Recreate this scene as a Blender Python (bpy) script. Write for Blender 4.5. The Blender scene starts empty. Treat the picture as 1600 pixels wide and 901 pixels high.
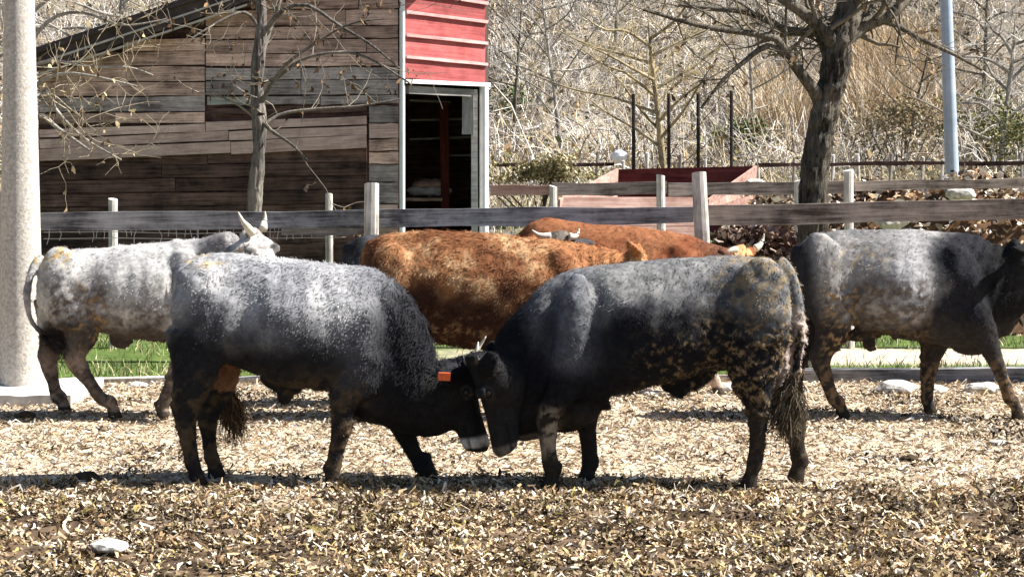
import bpy, bmesh, math, random
import numpy as np
from mathutils import Vector, Matrix

rng = np.random.default_rng(7)
random.seed(7)
sc = bpy.context.scene
COL = sc.collection
# ------------------------------------------------------------------ camera
F, HZ, CH = 3000.0, 242.0, 1.96          # focal length in photo pixels, horizon row, eye height
cam_d = bpy.data.cameras.new('camera')
cam = bpy.data.objects.new('camera', cam_d)
COL.objects.link(cam)
cam.location = (0, 0, CH)
cam.rotation_euler = (math.radians(90), 0, 0)
cam_d.sensor_width = 36.0
cam_d.lens = F / 1600.0 * 36.0
cam_d.shift_y = (HZ - 450.5) / 1600.0
cam_d.clip_start = 0.1
cam_d.clip_end = 2000
sc.camera = cam
# ------------------------------------------------------------------ sky, sun, exposure
SUN_EL = math.radians(47)
SUN_DIR = Vector((math.cos(SUN_EL) * 0.998, math.cos(SUN_EL) * 0.01, math.sin(SUN_EL)))   # towards the sun
world = bpy.data.worlds.new('World')
sc.world = world
world.use_nodes = True
wn = world.node_tree.nodes
bg = wn['Background']
sky = wn.new('ShaderNodeTexSky')
sky.sky_type = 'NISHITA'
sky.sun_disc = False
sky.sun_elevation = SUN_EL
sky.sun_rotation = math.atan2(SUN_DIR.x, SUN_DIR.y)
world.node_tree.links.new(sky.outputs[0], bg.inputs[0])
bg.inputs[1].default_value = 0.05
sun_d = bpy.data.lights.new('sun', 'SUN')
sun_d.energy = 5.0
sun_d.angle = math.radians(0.5)
sun_d.color = (1.0, 0.965, 0.91)
sun = bpy.data.objects.new('sun', sun_d)
COL.objects.link(sun)
sun.rotation_euler = SUN_DIR.to_track_quat('Z', 'Y').to_euler()
sun.location = (20, 10, 30)
sc.view_settings.view_transform = 'Standard'
sc.view_settings.look = 'None'
sc.view_settings.exposure = 1.45
sc.view_settings.gamma = 1.0

# ------------------------------------------------------------------ helpers
def at(px, py, Y):
    """the place at distance Y that the photograph shows at pixel px, py"""
    return Vector(((px - 800) * Y / F, Y, CH - (py - HZ) * Y / F))

def tag(o, label=None, cat=None, group=None, kind=None):
    if label: o['label'] = label
    if cat: o['category'] = cat
    if group: o['group'] = group
    if kind: o['kind'] = kind
    return o

def link(o, parent=None):
    COL.objects.link(o)
    if parent is not None:
        o.parent = parent
    return o

def empty(name, loc, label, cat, group=None):
    o = bpy.data.objects.new(name, None)
    o.location = loc
    o.empty_display_size = 0.1
    link(o)
    return tag(o, label, cat, group)

def fast_mesh(name, verts, quads, cols=None, mat=None, smooth=True):
    verts = np.asarray(verts, dtype=np.float32)
    quads = np.asarray(quads, dtype=np.int32)
    m = bpy.data.meshes.new(name)
    nv, nf = len(verts), len(quads)
    k = quads.shape[1]
    m.vertices.add(nv)
    m.vertices.foreach_set('co', verts.ravel())
    m.loops.add(nf * k)
    m.loops.foreach_set('vertex_index', quads.ravel())
    m.polygons.add(nf)
    m.polygons.foreach_set('loop_start', np.arange(nf, dtype=np.int32) * k)
    m.polygons.foreach_set('loop_total', np.full(nf, k, dtype=np.int32))
    m.polygons.foreach_set('use_smooth', np.full(nf, smooth, dtype=bool))
    m.update(calc_edges=True)
    if cols is not None:
        set_cols(m, cols)
    if mat:
        m.materials.append(mat)
    return m

def set_cols(m, cols):
    a = m.color_attributes.new('Col', 'FLOAT_COLOR', 'POINT')
    c = np.ones((len(m.vertices), 4), dtype=np.float32)
    c[:, :3] = cols
    a.data.foreach_set('color', c.ravel())

def mesh_obj(name, m, parent=None, loc=None):
    o = bpy.data.objects.new(name, m)
    if loc is not None:
        o.location = loc
    return link(o, parent)

def vnoise(p, scale=1.0, seed=0):
    """value noise 0..1 at points p (n,3)"""
    p = np.asarray(p, dtype=np.float64) * scale + seed * 17.31
    i = np.floor(p).astype(np.int64)
    f = p - i
    f = f * f * (3 - 2 * f)
    def h(x, y, z):
        n = (x * 374761393 + y * 668265263 + z * 2147483647 + seed * 974711) & 0x7fffffff
        n = ((n ^ (n >> 13)) * 1274126177) & 0x7fffffff
        n = (n ^ (n >> 16)) & 0xffff
        return n / 65535.0
    r = 0
    for dx in (0, 1):
        wx = f[:, 0] if dx else 1 - f[:, 0]
        for dy in (0, 1):
            wy = f[:, 1] if dy else 1 - f[:, 1]
            for dz in (0, 1):
                wz = f[:, 2] if dz else 1 - f[:, 2]
                r = r + wx * wy * wz * h(i[:, 0] + dx, i[:, 1] + dy, i[:, 2] + dz)
    return r

def fbm(p, scale, seed=0, o=3):
    r, a, t = 0, 1.0, 0
    for k in range(o):
        r = r + a * vnoise(p, scale * 2 ** k, seed + k)
        t += a
        a *= 0.5
    return r / t

def sstep(a, b, x):
    t = np.clip((x - a) / (b - a), 0, 1)
    return t * t * (3 - 2 * t)

def mixc(c, d, t):
    t = np.asarray(t)[:, None]
    return c * (1 - t) + np.asarray(d)[None, :] * t

def tubes(paths, radii, sides=3):
    """paths (n,k,3), radii (n,k) -> verts, quads"""
    n, k, _ = paths.shape
    tan = np.gradient(paths, axis=1)
    tan /= np.linalg.norm(tan, axis=2, keepdims=True) + 1e-9
    up = np.where(np.abs(tan[:, :, 2:3]) > 0.9, np.array([1.0, 0, 0]), np.array([0, 0, 1.0]))
    u = np.cross(tan, up)
    u /= np.linalg.norm(u, axis=2, keepdims=True) + 1e-9
    v = np.cross(tan, u)
    out = np.empty((n, k, sides, 3))
    for s in range(sides):
        a = 2 * math.pi * s / sides
        out[:, :, s] = paths + (u * math.cos(a) + v * math.sin(a)) * radii[:, :, None]
    idx = np.arange(n * k * sides).reshape(n, k, sides)
    q = []
    for s in range(sides):
        s2 = (s + 1) % sides
        q.append(np.stack([idx[:, :-1, s], idx[:, :-1, s2], idx[:, 1:, s2], idx[:, 1:, s]], -1).reshape(-1, 4))
    return out.reshape(-1, 3), np.concatenate(q)

def ribbons(paths, side, width):
    """paths (n,k,3), side (n,3) unit, width (n,k)"""
    n, k, _ = paths.shape
    a = paths + side[:, None, :] * width[:, :, None]
    b = paths - side[:, None, :] * width[:, :, None]
    v = np.stack([a, b], 2)
    idx = np.arange(n * k * 2).reshape(n, k, 2)
    q = np.stack([idx[:, :-1, 0], idx[:, :-1, 1], idx[:, 1:, 1], idx[:, 1:, 0]], -1).reshape(-1, 4)
    return v.reshape(-1, 3), q

def unit(a):
    return a / (np.linalg.norm(a, axis=-1, keepdims=True) + 1e-9)

# ------------------------------------------------------------------ materials
def new_mat(name, rough=0.8, spec=0.2):
    m = bpy.data.materials.new(name)
    m.use_nodes = True
    nt = m.node_tree
    b = nt.nodes['Principled BSDF']
    b.inputs['Roughness'].default_value = rough
    b.inputs['Specular IOR Level'].default_value = spec
    return m, nt, b

def nd(nt, t, **kw):
    n = nt.nodes.new(t)
    for k, v in kw.items():
        if k in n.inputs.keys():
            n.inputs[k].default_value = v
        else:
            setattr(n, k, v)
    return n

def attr_mat(name, rough=0.8, spec=0.15, nscale=40, namt=0.35, bump=0.0, trans=0.0):
    m, nt, b = new_mat(name, rough, spec)
    L = nt.links.new
    a = nd(nt, 'ShaderNodeVertexColor', layer_name='Col')
    tc = nd(nt, 'ShaderNodeTexCoord')
    nz = nd(nt, 'ShaderNodeTexNoise', Scale=nscale, Detail=4.0, Roughness=0.65)
    L(tc.outputs['Object'], nz.inputs['Vector'])
    mr = nd(nt, 'ShaderNodeMapRange')
    mr.inputs[1].default_value = 0.3; mr.inputs[2].default_value = 0.7
    mr.inputs[3].default_value = 1 - namt; mr.inputs[4].default_value = 1 + namt
    L(nz.outputs['Fac'], mr.inputs[0])
    mx = nd(nt, 'ShaderNodeVectorMath', operation='MULTIPLY')
    L(a.outputs['Color'], mx.inputs[0]); L(mr.outputs[0], mx.inputs[1])
    L(mx.outputs[0], b.inputs['Base Color'])
    if bump:
        bp = nd(nt, 'ShaderNodeBump', Strength=bump, Distance=0.01)
        L(nz.outputs['Fac'], bp.inputs['Height']); L(bp.outputs[0], b.inputs['Normal'])
    return m

def wood_mat(name, dark, light, axis=0, rough=0.85, grain=55, vary=0.35, bump=0.5, spec=0.15, bdist=0.006):
    """weathered wood: grain along one local axis, tone varies from piece to piece"""
    m, nt, b = new_mat(name, rough, spec)
    L = nt.links.new
    tc = nd(nt, 'ShaderNodeTexCoord')
    oi = nd(nt, 'ShaderNodeObjectInfo')
    mp = nd(nt, 'ShaderNodeMapping')
    s = [grain, grain, grain]; s[axis] = grain * 0.05
    mp.inputs['Scale'].default_value = s
    ad = nd(nt, 'ShaderNodeVectorMath', operation='ADD')
    ml = nd(nt, 'ShaderNodeMath', operation='MULTIPLY'); ml.inputs[1].default_value = 37.0
    L(oi.outputs['Random'], ml.inputs[0])
    L(tc.outputs['Object'], ad.inputs[0]); L(ml.outputs[0], ad.inputs[1])
    L(ad.outputs[0], mp.inputs['Vector'])
    n1 = nd(nt, 'ShaderNodeTexNoise', Scale=1.0, Detail=6.0, Roughness=0.7)
    L(mp.outputs[0], n1.inputs['Vector'])
    n2 = nd(nt, 'ShaderNodeTexNoise', Scale=2.2, Detail=5.0, Roughness=0.7)
    L(ad.outputs[0], n2.inputs['Vector'])
    mul = nd(nt, 'ShaderNodeMath', operation='ADD')
    L(n1.outputs['Fac'], mul.inputs[0]); L(n2.outputs['Fac'], mul.inputs[1])
    cr = nd(nt, 'ShaderNodeMapRange')
    cr.inputs[1].default_value = 0.8; cr.inputs[2].default_value = 1.22
    L(mul.outputs[0], cr.inputs[0])
    mx = nd(nt, 'ShaderNodeMix', data_type='RGBA')
    mx.inputs[6].default_value = (*dark, 1); mx.inputs[7].default_value = (*light, 1)
    L(cr.outputs[0], mx.inputs[0])
    vr = nd(nt, 'ShaderNodeMapRange')
    vr.inputs[3].default_value = 1 - vary; vr.inputs[4].default_value = 1 + vary
    L(oi.outputs['Random'], vr.inputs[0])
    mm = nd(nt, 'ShaderNodeVectorMath', operation='MULTIPLY')
    L(mx.outputs[2], mm.inputs[0]); L(vr.outputs[0], mm.inputs[1])
    L(mm.outputs[0], b.inputs['Base Color'])
    bp = nd(nt, 'ShaderNodeBump', Strength=bump, Distance=bdist)
    L(n1.outputs['Fac'], bp.inputs['Height']); L(bp.outputs[0], b.inputs['Normal'])
    return m

def mottled(name, c1, c2, scale=8, rough=0.8, bump=0.3, spec=0.2, metal=0.0, detail=6.0):
    m, nt, b = new_mat(name, rough, spec)
    L = nt.links.new
    b.inputs['Metallic'].default_value = metal
    tc = nd(nt, 'ShaderNodeTexCoord')
    n1 = nd(nt, 'ShaderNodeTexNoise', Scale=scale, Detail=detail, Roughness=0.7)
    L(tc.outputs['Object'], n1.inputs['Vector'])
    cr = nd(nt, 'ShaderNodeMapRange')
    cr.inputs[1].default_value = 0.35; cr.inputs[2].default_value = 0.65
    L(n1.outputs['Fac'], cr.inputs[0])
    mx = nd(nt, 'ShaderNodeMix', data_type='RGBA')
    mx.inputs[6].default_value = (*c1, 1); mx.inputs[7].default_value = (*c2, 1)
    L(cr.outputs[0], mx.inputs[0])
    L(mx.outputs[2], b.inputs['Base Color'])
    if bump:
        bp = nd(nt, 'ShaderNodeBump', Strength=bump, Distance=0.01)
        L(n1.outputs['Fac'], bp.inputs['Height']); L(bp.outputs[0], b.inputs['Normal'])
    return m

M = {}
M['coat'] = attr_mat('coat', 0.8, 0.05, nscale=26, namt=0.35, bump=0.25)
M['hair'] = attr_mat('hair', 0.7, 0.07, nscale=30, namt=0.25)
M['horn'] = mottled('horn', (0.42, 0.37, 0.29), (0.62, 0.57, 0.48), 14, 0.4, 0.1, 0.4)
M['horn_dark'] = mottled('horn_dark', (0.03, 0.028, 0.025), (0.1, 0.09, 0.08), 14, 0.4, 0.1, 0.4)
M['eye'] = mottled('eye', (0.008, 0.007, 0.006), (0.02, 0.015, 0.012), 10, 0.25, 0.0, 0.3)
M['orange_plastic'] = mottled('orange_plastic', (0.8, 0.13, 0.03), (0.9, 0.18, 0.05), 20, 0.4, 0.0, 0.4)
M['chips'] = attr_mat('chips', 0.8, 0.15, nscale=60, namt=0.3)
M['leaf'] = attr_mat('leaf', 0.8, 0.15, nscale=20, namt=0.3)
M['twig'] = attr_mat('twig', 0.85, 0.1, nscale=12, namt=0.35)
M['grass'] = attr_mat('grass', 0.6, 0.2, nscale=6, namt=0.3)
M['bark'] = wood_mat('bark', (0.025, 0.022, 0.018), (0.22, 0.19, 0.15), axis=2, grain=38, vary=0.1, bump=1.0, bdist=0.04)
M['bark_pale'] = wood_mat('bark_pale', (0.12, 0.11, 0.1), (0.38, 0.35, 0.3), axis=2, grain=30, vary=0.15, bump=0.8)
M['bark_grey'] = wood_mat('bark_grey', (0.04, 0.037, 0.034), (0.24, 0.21, 0.18), axis=2, grain=40, vary=0.1, bump=1.0)
M['bark_yellow'] = wood_mat('bark_yellow', (0.12, 0.1, 0.06), (0.42, 0.34, 0.2), axis=2, grain=14, vary=0.1, bump=0.6)
M['plank_brown'] = wood_mat('plank_brown', (0.15, 0.09, 0.075), (0.76, 0.5, 0.42), vary=0.4)
M['plank_grey'] = wood_mat('plank_grey', (0.11, 0.09, 0.09), (0.52, 0.42, 0.41), vary=0.25)
M['plank_light'] = wood_mat('plank_light', (0.2, 0.19, 0.18), (0.45, 0.42, 0.4), vary=0.15)
M['plank_pink'] = wood_mat('plank_pink', (0.38, 0.24, 0.21), (0.78, 0.55, 0.5), vary=0.15)
M['plank_dark'] = wood_mat('plank_dark', (0.02, 0.012, 0.011), (0.17, 0.095, 0.08), vary=0.35, grain=40)
M['rail'] = wood_mat('rail', (0.06, 0.058, 0.062), (0.42, 0.41, 0.42), vary=0.25, grain=40)
M['rail_brown'] = wood_mat('rail_brown', (0.07, 0.056, 0.048), (0.5, 0.42, 0.37), vary=0.2, grain=40)
M['post'] = wood_mat('post', (0.22, 0.2, 0.18), (0.72, 0.68, 0.63), axis=2, vary=0.1, grain=40)
M['red'] = wood_mat('red', (0.22, 0.045, 0.045), (0.46, 0.125, 0.12), vary=0.2, rough=0.7, grain=24, bump=0.4)
M['red_batten'] = wood_mat('red_batten', (0.42, 0.2, 0.19), (0.68, 0.46, 0.44), vary=0.15, rough=0.6, grain=30, bump=0.2)
M['red_dark'] = wood_mat('red_dark', (0.06, 0.012, 0.01), (0.17, 0.04, 0.035), vary=0.2, grain=30)
M['salmon'] = wood_mat('salmon', (0.26, 0.14, 0.11), (0.54, 0.36, 0.3), vary=0.15, grain=26)
M['white_paint'] = wood_mat('white_paint', (0.6, 0.6, 0.62), (0.84, 0.84, 0.86), axis=2, vary=0.08, rough=0.6, grain=25, bump=0.2)
M['roof'] = mottled('roof', (0.035, 0.025, 0.025), (0.1, 0.075, 0.07), 3, 0.8, 0.3)
M['roof_edge'] = mottled('roof_edge', (0.36, 0.31, 0.29), (0.58, 0.52, 0.49), 5, 0.7, 0.2)
M['concrete'] = mottled('concrete', (0.3, 0.27, 0.235), (0.6, 0.56, 0.5), 38, 0.9, 0.7, 0.1, detail=10.0)
M['slab'] = mottled('slab', (0.4, 0.38, 0.36), (0.62, 0.6, 0.57), 6, 0.9, 0.4, 0.1)
M['metal'] = mottled('metal', (0.32, 0.38, 0.47), (0.5, 0.56, 0.66), 3, 0.5, 0.0, 0.4, metal=0.3)
M['iron'] = mottled('iron', (0.012, 0.01, 0.01), (0.04, 0.03, 0.025), 8, 0.6, 0.1)
M['stone'] = mottled('stone', (0.26, 0.235, 0.2), (0.62, 0.6, 0.56), 22, 0.85, 0.5, 0.1)
M['dung'] = mottled('dung', (0.02, 0.015, 0.01), (0.07, 0.05, 0.03), 30, 0.9, 0.6, 0.1)
M['wire'] = mottled('wire', (0.4, 0.4, 0.42), (0.6, 0.6, 0.62), 3, 0.4, 0, 0.5, metal=0.4)
M['white_plastic'] = mottled('white_plastic', (0.7, 0.7, 0.7), (0.82, 0.82, 0.82), 4, 0.5, 0.0, 0.3)
M['blue_plastic'] = mottled('blue_plastic', (0.12, 0.24, 0.6), (0.25, 0.4, 0.75), 5, 0.5, 0.05, 0.3)
M['straw_heap'] = attr_mat('straw_heap', 0.9, 0.1, nscale=20, namt=0.4, bump=0.5)

# ------------------------------------------------------------------ the ground
def terrain(x, y):
    x = np.asarray(x, float); y = np.asarray(y, float)
    z = 1.15 * sstep(20, 42, y) + 1.1 * sstep(38, 56, y)
    z = z + 0.5 * np.maximum(0, y - 50) * sstep(48, 66, y)
    z = np.where(y > 110, z + 0, z)
    p = np.stack([x, y, np.zeros_like(x)], -1).reshape(-1, 3)
    b = (fbm(p, 0.25, 3) - 0.5).reshape(x.shape)
    z = z + b * 1.2 * sstep(24, 60, y)
    return z

def paddock_bump(x, y):
    p = np.stack([x, y, np.zeros_like(x)], -1).reshape(-1, 3)
    coarse = (fbm(p, 3.2, 21, 3) - 0.5).reshape(x.shape)
    fine = (fbm(p, 13, 25, 2) - 0.5).reshape(x.shape)
    rough = 1 - 0.75 * sstep(10.7, 11.4, y + 1.2 * (fbm(p, 0.9, 5).reshape(x.shape) - 0.5))
    return (coarse * 0.11 + fine * 0.05) * rough * (1 - sstep(16.0, 16.6, y))

def ground_height(x, y):
    return terrain(x, y) + paddock_bump(np.asarray(x, float), np.asarray(y, float))

def ground_cols(x, y):
    p = np.stack([x, y, np.zeros_like(x)], -1)
    n = fbm(p, 1.3, 11); n2 = fbm(p, 7, 12); n3 = fbm(p, 0.4, 13)
    c = mixc(np.tile([0.035, 0.025, 0.018], (len(x), 1)), (0.15, 0.105, 0.068), sstep(0.38, 0.62, n2 * 0.6 + n * 0.4))
    far = sstep(10.8, 11.6, y + 1.6 * (n - 0.5))
    c = mixc(c, (0.5, 0.41, 0.3), far * 0.85)
    # meadow beyond the fence, a trodden path through it
    mead = sstep(16.5, 16.9, y)
    g = mixc(np.tile([0.045, 0.085, 0.02], (len(x), 1)), (0.12, 0.15, 0.045), n2)
    c = c * (1 - mead[:, None]) + g * mead[:, None]
    path = sstep(17.8, 18.1, y + 0.5 * (n - 0.5)) * (1 - sstep(19.2, 19.6, y + 0.5 * (n2 - 0.5))) * sstep(-1.5, 0.5, x)
    c = mixc(c, (0.45, 0.38, 0.3), path)
    # dry slope
    dry = sstep(24, 33, y + 5 * (n3 - 0.5))
    d = mixc(np.tile([0.07, 0.058, 0.048], (len(x), 1)), (0.3, 0.26, 0.21), sstep(0.3, 0.7, n2 * 0.5 + n * 0.5))
    c = c * (1 - dry[:, None]) + d * dry[:, None]
    return c

def grid_sheet(name, xs, ys, mat):
    gx, gy = np.meshgrid(xs, ys)
    z = ground_height(gx, gy)
    v = np.stack([gx, gy, z], -1).reshape(-1, 3)
    nx, ny = len(xs), len(ys)
    i = np.arange(nx * ny).reshape(ny, nx)
    q = np.stack([i[:-1, :-1], i[:-1, 1:], i[1:, 1:], i[1:, :-1]], -1).reshape(-1, 4)
    m = fast_mesh(name, v, q, ground_cols(v[:, 0], v[:, 1]), mat)
    o = mesh_obj(name, m)
    return tag(o, kind='structure')

M['ground'] = attr_mat('ground', 0.95, 0.05, nscale=9, namt=0.45, bump=0.8)
xs = np.concatenate([np.linspace(-160, -8, 40), np.linspace(-7.9, 7.9, 260), np.linspace(8, 160, 40)])
ys = np.concatenate([np.linspace(-40, 8, 24), np.linspace(8.05, 13, 150), np.linspace(13.1, 24, 70), np.linspace(24.5, 90, 90), np.linspace(92, 220, 30)])
ground = grid_sheet('ground', xs, ys, M['ground'])

def gz(x, y):
    return float(ground_height(np.array([x]), np.array([y]))[0])

# straw and wood chips lying over the paddock: nobody could count them
def chips(name, n, y0, y1, lmin, lmax, wmin, wmax, pitch, palette, label, cat, pw, clump=0.0, only=None):
    u = rng.random(n)
    y = y0 + (y1 - y0) * u ** pw
    x = (rng.random(n) * 2 - 1) * (0.27 * y + 1.6)
    q0 = np.stack([x, y, 0 * x], -1)
    cl = fbm(q0, 4.5, 67)
    keep = rng.random(n) < (1 - clump) + clump * sstep(0.4, 0.56, cl)
    if only is not None:
        keep &= fbm(q0, only[0], 68) > only[1]
    x, y, cl = x[keep], y[keep], cl[keep]; n = len(x)
    z = ground_height(x, y) + clump * 0.05 * sstep(0.45, 0.7, cl) * rng.random(n)
    ln = lmin + (lmax - lmin) * rng.random(n) ** 2
    wd = wmin + (wmax - wmin) * rng.random(n)
    yaw = rng.random(n) * 6.283
    pt = rng.normal(0, pitch, n)
    d = np.stack([np.cos(yaw) * np.cos(pt), np.sin(yaw) * np.cos(pt), np.sin(pt)], -1)
    roll = rng.normal(0, 0.7, n)
    s0 = np.stack([-np.sin(yaw), np.cos(yaw), np.zeros(n)], -1)
    upv = np.cross(d, s0)
    s = s0 * np.cos(roll)[:, None] + upv * np.sin(roll)[:, None]
    base = np.stack([x, y, z + 0.004 + np.abs(np.sin(pt)) * ln * 0.4 + 0.012 * rng.random(n)], -1)
    t = np.array([-0.5, 0.0, 0.5])
    curl = rng.normal(0, 0.22, n) * ln
    bend = rng.normal(0, 0.25, n) * ln
    paths = base[:, None] + d[:, None] * (ln[:, None] * t)[:, :, None]
    paths[:, 1] += upv * curl[:, None] + s0 * bend[:, None]
    w = wd[:, None] * np.array([0.55, 1.0, 0.35])
    v, q = ribbons(paths, s, w)
    pal = np.array(palette)
    pid = rng.integers(0, len(pal), n)
    c = pal[pid] * (0.65 + 0.6 * rng.random(n))[:, None] * (np.array([0.95, 0.88, 0.79]) if y0 < 8.25 else 1.0)
    nn_ = fbm(np.stack([x, y, 0 * x], -1), 3.0, 66)
    c = c * np.clip((0.5 if y0 < 9 else 0.6) + (1.5 if y0 < 9 else 0.8) * (nn_ - 0.25), 0.2, 1.25)[:, None]
    m = fast_mesh(name, v, q, np.repeat(c, 6, 0), M['chips'], smooth=False)
    return tag(mesh_obj(name, m), label, cat, kind='stuff')

PAL = [(0.55, 0.44, 0.28), (0.62, 0.52, 0.38), (0.5, 0.36, 0.2), (0.7, 0.63, 0.53), (0.38, 0.27, 0.16), (0.2, 0.14, 0.09), (0.6, 0.49, 0.3), (0.74, 0.7, 0.64)]
PALM = [(0.6, 0.47, 0.31), (0.66, 0.55, 0.4), (0.54, 0.4, 0.24), (0.72, 0.64, 0.53), (0.4, 0.28, 0.17), (0.76, 0.71, 0.64), (0.2, 0.14, 0.09), (0.3, 0.21, 0.13)]
PAL = [(0.54, 0.42, 0.27), (0.62, 0.52, 0.38), (0.46, 0.33, 0.19), (0.72, 0.65, 0.56), (0.34, 0.24, 0.14), (0.18, 0.13, 0.09), (0.58, 0.48, 0.34), (0.76, 0.73, 0.68)]
PALF = PAL + [(0.16, 0.11, 0.07), (0.3, 0.26, 0.1), (0.08, 0.06, 0.04), (0.36, 0.31, 0.17), (0.68, 0.61, 0.5), (0.11, 0.08, 0.055)]
chips('straw_litter', 150000, 8.2, 11.4, 0.012, 0.08, 0.0025, 0.011, 0.4, PALF, 'rough tangled straw litter in the foreground', 'straw', 1.0, 0.85)
chips('chip_litter', 70000, 10.8, 16.5, 0.02, 0.10, 0.003, 0.009, 0.13, PALM, 'flat trampled straw and chips under the cattle', 'straw', 0.9, 0.25)
chips('dung_crumbs', 60000, 8.3, 16.3, 0.015, 0.06, 0.004, 0.012, 0.5, [(0.06, 0.042, 0.028), (0.1, 0.07, 0.045), (0.035, 0.026, 0.018)], 'dark crumbs of dung and mud trodden into the straw', 'dung', 0.9, 0.0, (3.0, 0.66))

# ------------------------------------------------------------------ cattle
class Beast:
    def __init__(self, px0, Y0):
        self.Y0 = Y0
        self.X0 = (px0 - 800) * Y0 / F
        self.v = []; self.f = []
    def P(self, px, py, w=0.0):
        Y = self.Y0 - w
        return np.array([(px - 800) * Y / F - self.X0, -w, CH - (py - HZ) * Y / F])
    def px(self, co):
        """photo pixels of local points"""
        Y = self.Y0 + co[:, 1]
        return 800 + (co[:, 0] + self.X0) * F / Y, HZ + (CH - co[:, 2]) * F / Y
    def loft(self, rings):
        base = len(self.v)
        n = len(rings[0])
        for r in rings:
            self.v.extend(map(tuple, r))
        for a in range(len(rings) - 1):
            for i in range(n):
                j = (i + 1) % n
                self.f.append((base + a * n + i, base + a * n + j, base + (a + 1) * n + j, base + (a + 1) * n + i))
        self.f.append(tuple(base + i for i in reversed(range(n))))
        self.f.append(tuple(base + (len(rings) - 1) * n + i for i in range(n)))
    def trunk(self, st, sub=4, n=28):
        st = spline(np.array(st, float), sub)
        rings = []
        for px, top, bot, hw in st:
            t = self.P(px, top); b = self.P(px, bot)
            zc, a = (t[2] + b[2]) / 2, (t[2] - b[2]) / 2
            ring = []
            for i in range(n):
                th = 2 * math.pi * i / n
                s, c = math.sin(th), math.cos(th)
                y = hw * (abs(c) ** 0.85) * (1 if c >= 0 else -1) * (1 - 0.22 * max(0, s) ** 2)
                z = zc - 0.08 * a * abs(c) + a * (abs(s) ** 0.92) * (1 if s >= 0 else -1)
                ring.append((t[0], y, z))
            rings.append(ring)
        self.loft(rings)
    def limb(self, pts, sub=4, n=16):
        """pts: (xyz, ra, rl): in-plane and sideways half thickness"""
        arr = np.array([list(p) + [ra, rl] for p, ra, rl in pts], float)
        arr = spline(arr, sub)
        pos = arr[:, :3]
        tan = np.gradient(pos, axis=0)
        tan /= np.linalg.norm(tan, axis=1, keepdims=True) + 1e-9
        rings = []
        for k in range(len(arr)):
            t = tan[k]
            lat = np.array([0, 1.0, 0]); lat = lat - t * lat.dot(t); 
            if np.linalg.norm(lat) < 0.2:
                lat = np.array([1.0, 0, 0]); lat = lat - t * lat.dot(t)
            lat /= np.linalg.norm(lat)
            u = np.cross(lat, t)
            rings.append([pos[k] + u * math.cos(2 * math.pi * i / n) * arr[k, 3] + lat * math.sin(2 * math.pi * i / n) * arr[k, 4] for i in range(n)])
        self.loft(rings)
    def leg(self, joints, face):
        """joints (px, py, w, ra, rl), the last one the hoof; face +1 right, -1 left"""
        pts = [self.P(*j[:3]) for j in joints]
        zt, zl = pts[0][2], pts[-1][2]
        for p in pts:
            p[2] -= zl * (zt - p[2]) / (zt - zl)
        joints = [j if i < 2 else (*j[:3], j[3] * 0.9, j[4] * 0.9) for i, j in enumerate(joints)]
        hoof = pts[-1]
        L = [(p, j[3], j[4]) for p, j in zip(pts[:-1], joints[:-1])]
        h = hoof
        d = unit((pts[-1] - pts[-2]) * np.array([1, 1, 0.0]))
        L.append((np.array([h[0] - face * 0.014, h[1], 0.14]), 0.047, 0.045))
        L.append((np.array([h[0] - face * 0.002, h[1], 0.10]), 0.041, 0.041))
        L.append((np.array([h[0] + face * 0.010, h[1], 0.062]), 0.046, 0.047))
        L.append((np.array([h[0] + face * 0.020, h[1], 0.004]), 0.057, 0.054))
        self.limb(L)
        if joints[0][3] >= 0.18:
            q = L[2][0]
            self.blob(q + np.array([-face * 0.055, 0, 0.035]), (0.032, 0.026, 0.06), -face * 0.15)
    def blob(self, c, r, rot=0.0, n=14):
        """ellipsoid: radii r (x,y,z), turned in the side plane by rot"""
        rings = []
        for a in range(1, n):
            ph = math.pi * a / n
            ring = []
            for i in range(n):
                th = 2 * math.pi * i / n
                x = r[0] * math.sin(ph) * math.cos(th); y = r[1] * math.sin(ph) * math.sin(th); z = -r[2] * math.cos(ph)
                xx = x * math.cos(rot) - z * math.sin(rot); zz = x * math.sin(rot) + z * math.cos(rot)
                ring.append((c[0] + xx, c[1] + y, c[2] + zz))
            rings.append(ring)
        self.loft(rings)
    def head(self, poll, muz, fhint, scale=1.0, ear=(0.9, -0.15, -0.35), ears=(1, -1), wide=1.0):
        poll = np.array(poll); muz = np.array(muz)
        d = muz - poll; Ln = np.linalg.norm(d); d /= Ln
        f = np.array(fhint, float); f -= d * f.dot(d); f /= np.linalg.norm(f)
        s = np.cross(d, f)
        self.hd = (poll, d, f, s, Ln)
        k = scale
        self.hs = scale
        prof = [(-0.06, 0.10, 0.085), (0.02, 0.17, 0.105), (0.14, 0.235, 0.125), (0.32, 0.265, 0.13), (0.46, 0.235, 0.105),
                (0.62, 0.185, 0.085), (0.78, 0.155, 0.08), (0.9, 0.15, 0.086), (0.98, 0.125, 0.08), (1.03, 0.07, 0.05)]
        arr = spline(np.array(prof), 3)
        rings = []
        n = 18
        for t, dep, hw in arr:
            c = poll + d * t * Ln - f * dep * k * 0.5 - f * 0.02 * math.sin(math.pi * min(1, max(0, t)))
            if t > 0.97: c = c - f * 0.015
            rings.append([c + f * math.cos(2 * math.pi * i / n) * dep * k * 0.5 * (0.94) + s * math.sin(2 * math.pi * i / n) * hw * k * wide * (1 - 0.15 * max(0, -math.cos(2 * math.pi * i / n))) for i in range(n)])
        self.loft(rings)
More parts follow.
